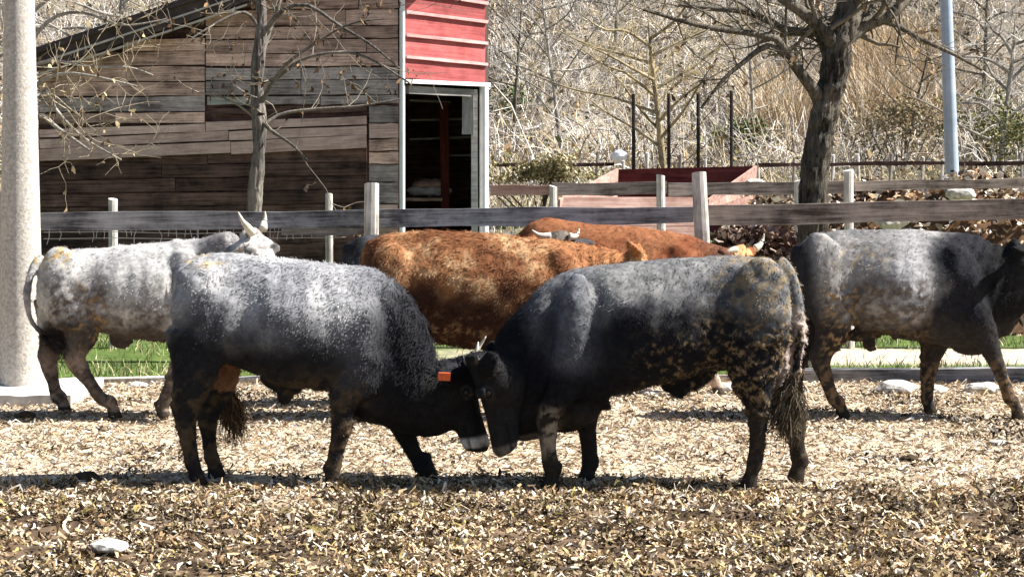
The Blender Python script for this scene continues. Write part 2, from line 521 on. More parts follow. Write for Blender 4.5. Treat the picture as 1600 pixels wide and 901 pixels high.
        for sg in ears:                        # ears: flat leaf shapes, part of the body surface
            b = poll + d * 0.12 * Ln - f * 0.05 * k + s * sg * 0.10 * k
            dirv = s * sg * ear[0] + f * ear[1] + d * ear[2]
            dirv /= np.linalg.norm(dirv)
            flat = np.cross(dirv, d + f * 0.4); flat /= np.linalg.norm(flat)
            other = np.cross(dirv, flat)
            rr = []
            for t, wv in ((0, 0.028), (0.05, 0.045), (0.10, 0.062), (0.16, 0.058), (0.20, 0.034), (0.225, 0.012)):
                c = b + dirv * t * k
                rr.append([c + other * math.cos(2 * math.pi * i / 10) * wv * k + flat * math.sin(2 * math.pi * i / 10) * 0.019 * k for i in range(10)])
            self.loft(rr)
            # brow over the eye
            e = poll + d * 0.33 * Ln - f * 0.055 * k + s * sg * 0.108 * k * wide
            self.blob(e + f * 0.012, (0.045, 0.03, 0.035))
    def hpos(self, t, side, dep):
        poll, d, f, s, Ln = self.hd
        return poll + d * t * Ln + s * side - f * dep
    def build(self, name, label, cat, group, colf, voxel=0.014, hairs=16000, hair_len=0.035, lump=0.006, flow=None, hairw=0.0022, mane=None, wrinkle=None, curl=2.0, relief=()):
        m = bpy.data.meshes.new(name)
        m.from_pydata([tuple(map(float, v)) for v in self.v], [], self.f)
        bm = bmesh.new(); bm.from_mesh(m); bmesh.ops.recalc_face_normals(bm, faces=bm.faces); bm.to_mesh(m); bm.free()
        o = bpy.data.objects.new(name, m)
        COL.objects.link(o)
        r = o.modifiers.new('r', 'REMESH'); r.mode = 'VOXEL'; r.voxel_size = voxel
        s = o.modifiers.new('s', 'SMOOTH'); s.factor = 0.5; s.iterations = 5
        dg = bpy.context.evaluated_depsgraph_get()
        m2 = bpy.data.meshes.new_from_object(o.evaluated_get(dg))
        o.modifiers.clear()
        o.data = m2
        m2.name = name
        bpy.data.meshes.remove(m)
        n = len(m2.vertices)
        co = np.empty(n * 3, np.float32); m2.vertices.foreach_get('co', co); co = co.reshape(-1, 3).astype(float)
        no = np.empty(n * 3, np.float32); m2.vertices.foreach_get('normal', no); no = no.reshape(-1, 3).astype(float)
        px, py = self.px(co)
        colr, mud = colf(self, co, px, py)
        disp = (fbm(co, 6, 31) - 0.5) * 0.03 + (vnoise(co, 38, 33) - 0.5) * lump * 0.6
        disp += mud * np.maximum(0, vnoise(co, 48, 35) - 0.4) * 0.05
        if wrinkle is not None:
            disp += wrinkle(px, py, co)
        for (qx, qy, rx_, ry_, am) in relief:
            disp += am * np.exp(-((px - qx) / rx_) ** 2 - ((py - qy) / ry_) ** 2)
        poll, hd, hf, hs_, hL = self.hd
        rr = co - poll
        ht, hdep, hsd = (rr @ hd) / hL, -(rr @ hf), rr @ hs_
        k_ = self.hs
        for sg in (1, -1):      # nostrils, mouth corner and cheek groove
            nos = np.exp(-((ht - 0.96) / 0.045) ** 2 - ((hsd - sg * 0.048 * k_) / 0.02) ** 2 - ((hdep - 0.05) / 0.03) ** 2)
            disp -= 0.02 * nos
            colr = mixc(colr, (0.01, 0.01, 0.01), nos * 0.9)
            mouth = np.exp(-((hdep - 0.105 * k_ - 0.03 * (0.9 - ht)) / 0.010) ** 2) * sstep(0.68, 0.76, ht) * (1 - sstep(1.02, 1.08, ht)) * (hsd * sg > 0.02)
            disp -= 0.012 * mouth
            er = np.sqrt(((ht - 0.345) * hL / 1.5) ** 2 + (hdep - 0.072 * k_) ** 2)
            ring = np.exp(-((er - 0.026) / 0.007) ** 2) * (np.abs(hsd) > 0.07) * (hsd * sg > 0)
            colr = mixc(colr, colr.mean(0) * 0.15 + 0.05, ring * 0.45)
            disp += 0.006 * ring
            disp += 0.014 * np.exp(-((ht - 0.24) / 0.05) ** 2 - ((hdep - 0.04 * k_) / 0.035) ** 2) * (hsd * sg > 0.06)
            colr = mixc(colr, (0.012, 0.01, 0.01), mouth * 0.8)
            cheek = np.exp(-((ht - 0.52 - 0.5 * (hdep - 0.1)) / 0.05) ** 2) * (np.abs(hsd) > 0.04) * sstep(0.08, 0.12, hdep) * (hdep < 0.3) * (hsd * sg > 0)
            disp -= 0.012 * cheek
        low = sstep(0.06, 0.4, co[:, 2])
        co2 = co + no * (disp * (0.25 + 0.75 * low))[:, None]
        m2.vertices.foreach_set('co', co2.astype(np.float32).ravel())
        m2.polygons.foreach_set('use_smooth', np.ones(len(m2.polygons), bool))
        set_cols(m2, colr)
        m2.materials.clear(); m2.materials.append(M['coat'])
        m2.update()
        o.location = (self.X0, self.Y0, 0)
        tag(o, label, cat, group)
        # the hairy coat
        fa = np.array([p.area for p in m2.polygons])
        fi = rng.choice(len(fa), hairs, p=fa / fa.sum())
        lt = np.empty(len(m2.polygons), np.int32); m2.polygons.foreach_get('loop_start', lt)
        li = np.empty(len(m2.loops), np.int32); m2.loops.foreach_get('vertex_index', li)
        vi = li[lt[fi] + rng.integers(0, 3, hairs)]
        b = co2[vi] + rng.normal(0, voxel * 0.35, (hairs, 3))
        nn = no[vi]
        fl = np.array(flow if flow is not None else (-0.5, 0, -0.8))[None, :] + rng.normal(0, 0.18, (hairs, 3))
        cv = np.stack([vnoise(co[vi], 16, 91), vnoise(co[vi], 16, 92), vnoise(co[vi], 16, 93)], -1) - 0.5
        fl = fl + cv * curl
        fl = unit(fl - nn * (fl * nn).sum(1, keepdims=True))
        sd = unit(np.cross(fl, nn))
        hpx, hpy = px[vi], py[vi]
        ln = 0.46 * hair_len * (0.5 + rng.random(hairs)) * (0.35 + 0.65 * sstep(0.2, 0.55, co[vi, 2]))
        if mane is not None:
            ln = ln * (1 + mane(hpx, hpy))
        p_, hd_d = self.hd[0], self.hd[1]
        th = ((co[vi] - p_) @ hd_d) / self.hd[4]
        near = np.linalg.norm(co[vi] - (p_ + hd_d * 0.5 * self.hd[4] - self.hd[2] * 0.1), axis=1) < 0.3
        ln = np.where(near & (th > 0.25), ln * 0.35, ln)
        lift = 0.25 + 0.3 * rng.random(hairs)
        bend = rng.normal(0, 0.3, hairs)
        p0 = b - nn * 0.003
        p1 = b + (fl * 0.5 + nn * lift[:, None] * 0.6 + sd * bend[:, None]) * ln[:, None]
        p2 = b + (fl * 1.0 + nn * lift[:, None] * 0.45 + sd * bend[:, None] * 0.3) * ln[:, None]
        paths = np.stack([p0, p1, p2], 1)
        wd = 0.75 * hairw * (0.7 + 0.8 * rng.random(hairs))
        v, q = ribbons(paths, sd, wd[:, None] * np.array([1.0, 0.9, 0.25]))
        hc = colr[vi] * (0.7 + 0.5 * rng.random(hairs))[:, None]
        hm = fast_mesh('coat_hair', v, q, np.repeat(hc, 6, 0), M['hair'])
        h = mesh_obj('coat_hair', hm, o)
        tag(h, kind='stuff')
        self.o = o
        # eyes
        for sg in (1, -1):
            c = self.hpos(0.34, sg * 0.118 * self.hs, 0.07 * self.hs)
            bm = bmesh.new()
            bmesh.ops.create_uvsphere(bm, u_segments=12, v_segments=8, radius=0.022)
            em = bpy.data.meshes.new('eye'); bm.to_mesh(em); bm.free()
            em.polygons.foreach_set('use_smooth', np.ones(len(em.polygons), bool))
            em.materials.append(M['eye'])
            mesh_obj('eye', em, o, c)
        return o
    def horn(self, pts, r0, mat='horn', tip=None):
        pp = spline(np.array(pts, float), 4)
        k = len(pp)
        rad = r0 * (1 - np.linspace(0, 1, k) ** 1.4 * 0.9)
        v, q = tubes(pp[None], rad[None], 10)
        m = fast_mesh('horn', v, q, None, M[mat])
        bm = bmesh.new(); bm.from_mesh(m)
        bmesh.ops.holes_fill(bm, edges=[e for e in bm.edges if e.is_boundary], sides=12)
        bmesh.ops.recalc_face_normals(bm, faces=bm.faces)
        bm.to_mesh(m); bm.free()
        mesh_obj('horn', m, self.o)
    def tuft(self, a, b, n, rad, ln, colr, name='tail_tuft'):
        a, b = np.array(a), np.array(b)
        t = rng.random(n)
        base = a + (b - a) * t[:, None] * 0.5 + rng.normal(0, rad * 0.5, (n, 3))
        d = unit(b - a)[None] + rng.normal(0, 0.22, (n, 3))
        L = ln * (0.5 + 0.6 * rng.random(n))
        sd = unit(np.cross(d, rng.normal(0, 1, (n, 3))))
        p1 = base + d * L[:, None] * 0.5 + rng.normal(0, rad * 0.8, (n, 3))
        p2 = base + d * L[:, None]
        v, q = ribbons(np.stack([base, p1, p2], 1), sd, 0.003 * np.array([1, 1, 0.3]) * np.ones((n, 1)))
        c = np.array(colr)[None] * (0.4 + 1.0 * rng.random(n))[:, None]
        tag(mesh_obj(name, fast_mesh(name, v, q, np.repeat(c, 6, 0), M['hair']), self.o), kind='stuff')

def spline(a, sub):
    """Catmull-Rom through the rows of a"""
    out = []
    n = len(a)
    for i in range(n - 1):
        p0, p1, p2, p3 = a[max(0, i - 1)], a[i], a[i + 1], a[min(n - 1, i + 2)]
        for k in range(sub):
            t = k / sub
            out.append(0.5 * (2 * p1 + (p2 - p0) * t + (2 * p0 - 5 * p1 + 4 * p2 - p3) * t * t + (3 * p1 - p0 - 3 * p2 + p3) * t ** 3))
    out.append(a[-1])
    return np.array(out)

def head_coords(B, co):
    poll, d, f, s, Ln = B.hd
    r = co - poll
    t = (r @ d) / Ln
    dep = -(r @ f)
    side = r @ s
    inh = sstep(-0.12, 0.02, t) * (t < 1.12) * sstep(-0.08, -0.03, dep) * (1 - sstep(0.25, 0.38, dep)) * (1 - sstep(0.15, 0.2, np.abs(side)))
    return t, dep, side, inh

def hoof_col(c, co):
    return mixc(c, (0.03, 0.025, 0.02), (co[:, 2] < 0.065) * 0.9)

MUD = (0.14, 0.095, 0.05)
MUDL = (0.34, 0.25, 0.12)

# --- the pale-backed bull on the left of the butting pair
B = Beast(480, 11.5)
B.trunk([(272, 440, 500, 0.05), (279, 414, 545, 0.15), (300, 402, 560, 0.22), (335, 395, 562, 0.255), (390, 398, 578, 0.285), (440, 404, 598, 0.32),
         (490, 408, 606, 0.325), (540, 412, 612, 0.29), (580, 417, 622, 0.25), (608, 434, 628, 0.2), (628, 466, 622, 0.12)])
B.limb([(B.P(560, 520), 0.40, 0.24), (B.P(583, 537), 0.345, 0.23), (B.P(613, 580), 0.305, 0.19), (B.P(648, 612), 0.25, 0.155), (B.P(684, 620), 0.22, 0.135), (B.P(716, 612), 0.2, 0.12)])
B.blob(B.P(585, 620), (0.24, 0.15, 0.16), -0.2)                     # brisket
B.blob(B.P(640, 655), (0.20, 0.05, 0.09), -0.1)                     # dewlap
for w in (0.17, -0.17):
    B.blob(B.P(555, 540, w), (0.19, 0.11, 0.33), 0.15)              # shoulders
    B.blob(B.P(316, 490, w), (0.18, 0.12, 0.32), 0.05)
B.blob(B.P(440, 598), (0.14, 0.05, 0.06), -0.25)
B.blob(B.P(447, 614), (0.05, 0.04, 0.075), -0.3)                    # sheath
B.leg([(312, 520, .17, .21, .12), (303, 585, .17, .135, .095), (290, 640, .17, .085, .062), (295, 690, .17, .055, .047), (301, 725, .17, .052, .047), (305, 759, .17, .05, .05)], 1)
B.leg([(330, 520, -.15, .2, .11), (346, 585, -.15, .12, .09), (326, 648, -.15, .075, .058), (327, 695, -.15, .05, .045), (331, 722, -.15, .05, .045), (334, 750, -.15, .05, .05)], 1)
B.leg([(548, 570, .18, .14, .10), (537, 620, .17, .085, .075), (535, 662, .17, .072, .062), (525, 705, .17, .052, .047), (520, 735, .17, .055, .05), (517, 762, .17, .05, .05)], 1)
B.leg([(590, 600, -.15, .13, .09), (618, 650, -.15, .085, .07), (636, 690, -.15, .066, .058), (650, 720, -.15, .052, .047), (660, 740, -.15, .053, .047), (666, 756, -.15, .05, .05)], 1)
B.head(B.P(745, 558, -0.03), B.P(768, 698, 0.0), (1, 0, 0.15), 1.22, ear=(0.75, -0.55, -0.1))
B.blob(B.P(662, 645), (0.2, 0.09, 0.14), -0.25)
B.limb([(B.P(283, 420, 0.0), .04, .035), (B.P(276, 450, -0.12), .03, .03), (B.P(292, 510, -0.27), .024, .024), (B.P(330, 575, -.3), .02, .02), (B.P(358, 612, -.3), .02, .02)])
def col1(B, co, px, py):
    n = fbm(co, 5, 41); n2 = fbm(co, 16, 42)
    top = np.interp(px, [270, 330, 480, 600, 725], [410, 396, 405, 420, 570])
    bel = np.interp(px, [270, 400, 480, 560, 640], [560, 600, 610, 560, 560])
    h = (py - top) / 200.0
    c = np.tile([0.38, 0.375, 0.375], (len(co), 1))
    c = mixc(c, (0.23, 0.23, 0.24), sstep(0.34, 0.68, n))
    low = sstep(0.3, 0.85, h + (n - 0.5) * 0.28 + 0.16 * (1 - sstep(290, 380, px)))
    c = mixc(c, (0.016, 0.016, 0.018), low * 0.98)  # flank and rump shade painted in, over a coat that darkens towards the belly
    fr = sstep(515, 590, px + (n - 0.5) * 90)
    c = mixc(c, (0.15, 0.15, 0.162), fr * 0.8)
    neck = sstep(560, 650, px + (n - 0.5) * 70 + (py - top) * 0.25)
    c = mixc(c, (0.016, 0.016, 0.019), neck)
    c = mixc(c, (0.022, 0.02, 0.02), sstep(600, 640, py))
    t, dep, side, inh = head_coords(B, co)
    c = mixc(c, (0.02, 0.019, 0.019), inh * sstep(0, 0.15, t))
    c = mixc(c, (0.42, 0.39, 0.36), (inh * (t < 0.06) * (dep < 0.07)) * 0.8)
    c = mixc(c, (0.62, 0.58, 0.54), inh * sstep(0.83, 0.88, t) * (1 - sstep(0.95, 0.99, t)))
    c = mixc(c, (0.05, 0.04, 0.04), inh * sstep(0.97, 1.0, t))
    strw = sstep(0.5, 0.62, n2) * (1 - sstep(330, 372, px)) * (1 - sstep(408, 424, py))
    c = mixc(c, (0.42, 0.31, 0.16), strw * 0.8)
    mud = sstep(0.45, 0.62, n2) * sstep(560, 620, py) * 0.6 * (1 - sstep(560, 590, px))
    c = mixc(c, MUD, mud * 0.8)
    c = mixc(c, (0.3, 0.15, 0.08), ((px > 335) & (px < 380) & (py > 560) & (py < 610) & (co[:, 1] > 0)) * 0.7)
    return hoof_col(c, co), mud
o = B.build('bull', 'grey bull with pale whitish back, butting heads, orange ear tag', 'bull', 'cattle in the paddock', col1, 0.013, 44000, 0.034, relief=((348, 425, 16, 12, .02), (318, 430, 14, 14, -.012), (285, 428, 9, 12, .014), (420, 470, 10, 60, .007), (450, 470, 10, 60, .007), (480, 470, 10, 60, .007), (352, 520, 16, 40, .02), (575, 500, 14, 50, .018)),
            flow=(-0.5, 0, -0.8), mane=lambda x, y: 2.2 * sstep(600, 650, x) * (1 - sstep(690, 720, x)),
            wrinkle=lambda px, py, co: -0.014 * np.exp(-((px - 514 - (py - 500) * 0.15) / 19) ** 2) * sstep(415, 450, py) * (1 - sstep(560, 600, py)) - 0.035 * np.exp(-((px - 385) / 30) ** 2 - ((py - 470) / 45) ** 2) - 0.02 * np.exp(-((px - 600 - (py - 480) * 0.3) / 12) ** 2) * sstep(430, 470, py) * (1 - sstep(570, 600, py)))
B.horn([B.hpos(0.02, 0.09, 0.06), B.hpos(0.0, 0.16, 0.03), B.hpos(-0.08, 0.20, -0.01), B.hpos(-0.18, 0.19, -0.03)], 0.028)
B.horn([B.hpos(0.02, -0.09, 0.06), B.hpos(0.0, -0.16, 0.03), B.hpos(-0.08, -0.20, -0.01), B.hpos(-0.20, -0.19, -0.07)], 0.028)
B.tuft(B.P(356, 606, -.3), B.P(367, 670, -.3), 900, 0.035, 0.2, (0.17, 0.11, 0.06))
tagm = bpy.data.meshes.new('ear_tag')
bm = bmesh.new()
bmesh.ops.create_cube(bm, size=1.0)
bmesh.ops.scale(bm, vec=(0.075, 0.006, 0.05), verts=bm.verts)
bmesh.ops.bevel(bm, geom=bm.edges[:], offset=0.002, segments=1, affect='EDGES')
bm.to_mesh(tagm); bm.free(); tagm.materials.append(M['orange_plastic'])
tg = mesh_obj('ear_tag', tagm, o, B.P(694, 588, 0.33)); tg.rotation_euler = (0.2, 0.05, 0.15)
tg['label'] = 'orange plastic ear tag'

# --- the darker bull on the right of the pair
B = Beast(1020, 11.4)
B.trunk([(1232, 450, 520, 0.05), (1226, 424, 550, 0.14), (1208, 408, 562, 0.22), (1180, 400, 566, 0.255), (1120, 398, 574, 0.28), (1065, 402, 590, 0.315),
         (1010, 408, 602, 0.33), (960, 412, 616, 0.32), (915, 417, 632, 0.28), (880, 424, 635, 0.23), (852, 440, 630, 0.17), (830, 460, 620, 0.1)])
B.limb([(B.P(925, 535), 0.42, 0.25), (B.P(896, 545), 0.40, 0.24), (B.P(863, 568), 0.375, 0.21), (B.P(834, 600), 0.33, 0.17), (B.P(806, 622), 0.28, 0.145), (B.P(782, 630), 0.21, 0.12)])
B.blob(B.P(885, 635), (0.22, 0.16, 0.15), 0.2)
B.blob(B.P(835, 662), (0.17, 0.05, 0.08), 0.15)
for w in (0.18, -0.18):
    B.blob(B.P(896, 520, w * 1.12), (0.14, 0.12, 0.36), -0.1)
    B.blob(B.P(1188, 490, w), (0.18, 0.12, 0.34), -0.05)
B.blob(B.P(1075, 592), (0.17, 0.06, 0.07), 0.3)
B.blob(B.P(1060, 604), (0.06, 0.045, 0.07), 0.3)
B.leg([(900, 560, .19, .14, .10), (880, 605, .21, .10, .085), (856, 648, .2, .075, .066), (857, 695, .19, .054, .048), (861, 728, .18, .056, .05), (864, 764, .17, .05, .05)], -1)
B.leg([(925, 590, -.12, .12, .09), (918, 640, -.12, .08, .07), (917, 675, -.12, .068, .06), (921, 715, -.12, .055, .05), (922, 740, -.12, .058, .052), (921, 764, -.12, .05, .05)], -1)
B.leg([(1180, 520, .18, .21, .12), (1176, 580, .18, .14, .1), (1185, 632, .18, .085, .065), (1183, 682, .18, .055, .05), (1178, 720, .18, .055, .048), (1174, 757, .18, .05, .05)], -1)
B.leg([(1205, 530, -.13, .19, .11), (1213, 595, -.14, .12, .09), (1238, 655, -.15, .08, .06), (1246, 695, -.15, .056, .05), (1250, 722, -.15, .056, .048), (1248, 748, -.15, .05, .05)], -1)
B.head(B.P(727, 566, 0.17), B.P(769, 711, 0.17), (-1, 0, 0.15), 1.22, ear=(0.75, -0.45, -0.3))
B.limb([(B.P(1216, 410), .05, .045), (B.P(1238, 436, .05), .04, .04), (B.P(1248, 500, 0.12), .036, .036), (B.P(1245, 560, 0.14), .034, .034), (B.P(1240, 600, .14), .03, .03)])
def col2(B, co, px, py):
    n = fbm(co, 5, 51); n2 = fbm(co + 0.05 * vnoise(co, 22, 7)[:, None], 27, 52); n3 = fbm(co, 70, 53, 2)
    top = np.interp(px, [745, 800, 856, 970, 1140, 1240], [575, 490, 430, 410, 396, 430])
    h = (py - top) / 200.0
    c = np.tile([0.2, 0.196, 0.19], (len(co), 1))
    c = mixc(c, (0.11, 0.11, 0.115), sstep(0.35, 0.65, n))
    c = mixc(c, (0.013, 0.013, 0.016), sstep(0.2, 0.6, h + (n - 0.5) * 0.5))  # dark grey coat blackened down the flank, painting in its shade
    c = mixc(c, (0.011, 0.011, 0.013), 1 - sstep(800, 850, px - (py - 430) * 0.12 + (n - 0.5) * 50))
    c = mixc(c, (0.12, 0.125, 0.14), np.exp(-((px - 895) / 35) ** 2) * (1 - sstep(560, 600, py)) * 0.8)  # paler band painted where sun catches the shoulder
    rumpm = sstep(1090, 1190, px + (n - 0.5) * 100) * (1 - sstep(470, 520, py))
    c = mixc(c, (0.24, 0.185, 0.11), rumpm * sstep(0.42, 0.6, n2) * 0.85)
    mud = sstep(0.42, 0.6, n2) * sstep(1060, 1160, px + (n - 0.5) * 60) * sstep(470, 520, py) * (1 - sstep(640, 690, py))
    mud2 = sstep(0.5, 0.64, n2) * sstep(970, 1030, px) * sstep(505, 550, py) * 0.8
    mud = np.maximum(mud, mud2)
    c = mixc(c, (0.035, 0.025, 0.018), sstep(0.3, 0.5, n) * mud * 0.4)
    c = mixc(c, (0.27, 0.19, 0.1), mud * sstep(0.45, 0.62, n3) * 0.9)
    inner = sstep(1195, 1225, px - (py - 520) * 0.05) * sstep(470, 520, py) * (1 - sstep(610, 650, py)) * (np.abs(co[:, 1]) < 0.16)
    c = mixc(c, (0.5, 0.41, 0.36), inner * 0.8)
    c = mixc(c, (0.035, 0.028, 0.022), sstep(620, 660, py) * 0.8)
    fl = ((px < 905) & (py > 600)) * 1.0
    c = mixc(c, (0.30, 0.25, 0.18), sstep(835, 850, px) * (1 - sstep(862, 885, px)) * sstep(625, 655, py) * (1 - sstep(700, 725, py)) * sstep(0.4, 0.56, n2) * 0.9)
    t, dep, side, inh = head_coords(B, co)
    c = mixc(c, (0.02, 0.019, 0.019), inh * (1 - sstep(0.9, 0.93, t)))
    c = mixc(c, (0.16, 0.14, 0.13), inh * sstep(0.9, 0.94, t) * 0.8)
    return hoof_col(c, co), mud
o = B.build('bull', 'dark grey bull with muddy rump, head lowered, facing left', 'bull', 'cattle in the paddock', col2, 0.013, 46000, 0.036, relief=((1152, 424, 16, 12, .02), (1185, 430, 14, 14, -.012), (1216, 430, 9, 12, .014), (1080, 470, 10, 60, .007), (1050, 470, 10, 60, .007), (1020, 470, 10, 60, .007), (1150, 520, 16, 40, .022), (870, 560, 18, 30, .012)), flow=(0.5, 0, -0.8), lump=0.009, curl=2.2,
            wrinkle=lambda px, py, co: -0.032 * np.exp(-((px - 932 - (py - 500) * 0.12) / 18) ** 2) * sstep(420, 460, py) * (1 - sstep(590, 620, py)) - 0.04 * np.exp(-((px - 1108) / 32) ** 2 - ((py - 475) / 45) ** 2) - 0.03 * np.exp(-((px - 858 + (py - 500) * 0.25) / 12) ** 2) * sstep(440, 480, py) * (1 - sstep(580, 610, py)))
for sg in (1, -1):
    B.horn([B.hpos(0.02, sg * 0.09, 0.08), B.hpos(0.0, sg * 0.15, 0.08), B.hpos(-0.03, sg * 0.18, 0.08), B.hpos(-0.06, sg * 0.19, 0.09)], 0.026, 'horn_dark')
B.tuft(B.P(1240, 590, .14), B.P(1228, 672, .14), 1300, 0.035, 0.22, (0.11, 0.085, 0.055))

# --- pale bull at the left, behind
B = Beast(200, 14.4)
B.trunk([(62, 430, 470, 0.05), (66, 412, 490, 0.14), (84, 397, 500, 0.21), (115, 389, 506, 0.245), (160, 387, 516, 0.28), (210, 381, 528, 0.32),
         (260, 376, 530, 0.31), (295, 373, 530, 0.27), (320, 374, 525, 0.22), (340, 385, 510, 0.13)])
B.limb([(B.P(285, 440), 0.33, 0.22), (B.P(312, 432), 0.31, 0.2), (B.P(335, 415, .03), 0.25, 0.16), (B.P(355, 397, .08), 0.19, 0.13), (B.P(372, 385, .12), 0.14, 0.11)])
for w in (0.17, -0.17):
    B.blob(B.P(290, 455, w), (0.17, 0.10, 0.32), 0.15)
    B.blob(B.P(97, 450, w), (0.18, 0.12, 0.32), 0.1)
B.blob(B.P(315, 510), (0.2, 0.14, 0.14), -0.1)
B.blob(B.P(188, 530), (0.09, 0.05, 0.07), -0.3)
B.leg([(105, 465, .16, .2, .12), (128, 515, .17, .13, .095), (117, 556, .17, .085, .062), (140, 592, .17, .058, .05), (160, 618, .17, .055, .048), (176, 648, .17, .05, .05)], 1)
B.leg([(90, 470, -.13, .19, .11), (85, 520, -.13, .12, .09), (76, 560, -.13, .08, .06), (84, 600, -.13, .055, .048), (90, 622, -.13, .055, .048), (98, 646, -.13, .05, .05)], 1)
B.leg([(290, 510, .16, .13, .09), (286, 550, .16, .085, .075), (272, 590, .16, .07, .06), (258, 618, .16, .052, .046), (253, 633, .16, .053, .046), (252, 650, .16, .05, .05)], 1)
B.leg([(310, 510, -.14, .13, .09), (318, 560, -.14, .085, .075), (322, 598, -.14, .07, .06), (320, 625, -.14, .052, .046), (320, 636, -.14, .053, .046), (322, 648, -.14, .05, .05)], 1)
B.head(B.P(397, 358, .16), B.P(448, 438, .42), (0.45, -0.6, 0.62), 1.0, ear=(0.7, -0.75, -0.1))
B.limb([(B.P(68, 402), .045, .04), (B.P(52, 418, .05), .036, .036), (B.P(42, 455, .1), .03, .03), (B.P(47, 497, .12), .027, .027), (B.P(68, 522, .14), .027, .027)])
def col3(B, co, px, py):
    n = fbm(co, 5, 61); n2 = fbm(co + 0.05 * vnoise(co, 22, 7)[:, None], 25, 62); n3 = fbm(co, 60, 63, 2)
    c = np.tile([0.4, 0.39, 0.375], (len(co), 1))
    c = mixc(c, (0.28, 0.27, 0.265), sstep(0.38, 0.68, n))
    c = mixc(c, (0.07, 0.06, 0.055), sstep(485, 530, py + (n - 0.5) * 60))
    c = mixc(c, (0.42, 0.31, 0.16), sstep(0.5, 0.6, n2) * (1 - sstep(105, 125, px)) * (1 - sstep(405, 425, py)))
    mud = sstep(0.36, 0.62, n2) * 0.8 * sstep(60, 80, px) * (1 - sstep(155, 185, px)) * sstep(425, 460, py) * (1 - sstep(560, 600, py))
    c = mixc(c, (0.05, 0.035, 0.025), sstep(0.35, 0.5, n) * mud)
    c = mixc(c, (0.3, 0.19, 0.09), mud * sstep(0.5, 0.62, n3) * sstep(100, 130, px))
    mud2 = sstep(0.45, 0.6, n2) * sstep(460, 500, py) * sstep(160, 190, px) * 0.8
    c = mixc(c, (0.06, 0.045, 0.035), mud2)
    c = mixc(c, (0.25, 0.19, 0.15), sstep(540, 570, py) * (0.3 + 0.6 * (n > 0.5)))
    c = mixc(c, (0.06, 0.045, 0.035), sstep(0.45, 0.6, n2) * sstep(550, 590, py) * 0.9)
    nk = sstep(310, 345, px + (n - 0.5) * 30)
    c = mixc(c, (0.16, 0.15, 0.15), nk * 0.9)
    t, dep, side, inh = head_coords(B, co)
    c = mixc(c, (0.46, 0.43, 0.4), inh * (dep < 0.12))
    c = mixc(c, (0.2, 0.18, 0.17), inh * (dep < 0.12) * sstep(0.5, 0.62, n2))
    c = mixc(c, (0.06, 0.055, 0.06), inh * (dep > 0.13) * 0.8)
    c = mixc(c, (0.05, 0.05, 0.05), inh * np.exp(-((t - 0.34) / 0.1) ** 2) * (np.abs(side) > 0.07) * 0.8)
    c = mixc(c, (0.05, 0.05, 0.05), ((px < 58) & (py > 420) & (co[:, 1] > -0.06) & (co[:, 0] < -0.66)) * 0.8)
    return hoof_col(c, co), np.maximum(mud, mud2)
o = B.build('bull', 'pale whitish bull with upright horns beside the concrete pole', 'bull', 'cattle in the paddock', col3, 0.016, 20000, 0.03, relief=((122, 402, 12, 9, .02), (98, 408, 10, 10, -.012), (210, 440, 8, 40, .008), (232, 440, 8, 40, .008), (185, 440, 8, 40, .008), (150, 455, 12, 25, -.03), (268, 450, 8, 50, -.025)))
b0 = B.P(394, 364, .20); b1 = B.P(411, 358, .02)
B.horn([b0, B.P(386, 354, .26), B.P(379, 345, .28), B.P(372, 331, .28)], 0.034)
B.horn([b1, B.P(412, 350, -.02), B.P(414, 342, -.04), B.P(414, 330, -.04)], 0.034)
B.tuft(B.P(64, 520, .14), B.P(102, 546, .2), 500, 0.03, 0.17, (0.045, 0.035, 0.03))

# --- black-fronted bull at the right, walking out of the picture
B = Beast(1420, 14.4)
B.trunk([(1239, 415, 470, 0.05), (1246, 385, 505, 0.15), (1266, 370, 498, 0.22), (1300, 361, 502, 0.255), (1345, 359, 510, 0.285), (1395, 358, 524, 0.33),
         (1440, 359, 532, 0.325), (1480, 361, 540, 0.29), (1515, 364, 545, 0.25), (1540, 372, 540, 0.18), (1556, 390, 530, 0.1)])
B.limb([(B.P(1490, 445), 0.38, 0.24), (B.P(1525, 447), 0.37, 0.22), (B.P(1556, 443), 0.33, 0.18), (B.P(1582, 432), 0.27, 0.15), (B.P(1600, 420), 0.2, 0.12)])
B.blob(B.P(1520, 525), (0.2, 0.15, 0.15), 0.1)
B.blob(B.P(1560, 500), (0.12, 0.05, 0.14), 0.3)
for w in (0.18, -0.18):
    B.blob(B.P(1500, 450, w), (0.19, 0.11, 0.34), 0.25)
    B.blob(B.P(1283, 432, w), (0.18, 0.12, 0.33), 0.05)
B.blob(B.P(1352, 520), (0.15, 0.05, 0.06), 0.2)
B.blob(B.P(1359, 532), (0.045, 0.04, 0.09), 0.1)
B.leg([(1290, 460, .17, .21, .12), (1300, 512, .17, .135, .1), (1282, 560, .17, .085, .064), (1294, 600, .17, .06, .05), (1304, 626, .17, .056, .05), (1314, 656, .17, .05, .05)], 1)
B.leg([(1280, 460, -.14, .2, .11), (1268, 515, -.14, .12, .09), (1246, 560, -.14, .08, .06), (1244, 600, -.14, .055, .048), (1246, 622, -.14, .055, .048), (1248, 643, -.14, .05, .05)], 1)
B.leg([(1470, 510, -.1, .13, .1), (1455, 555, -.12, .085, .075), (1450, 585, -.12, .068, .06), (1449, 612, -.12, .054, .048), (1449, 626, -.12, .056, .05), (1450, 643, -.12, .05, .05)], 1)
B.leg([(1515, 480, .2, .14, .10), (1538, 520, .2, .10, .085), (1556, 555, .19, .073, .064), (1570, 588, .18, .055, .048), (1578, 610, .18, .056, .05), (1587, 638, .17, .05, .05)], 1)
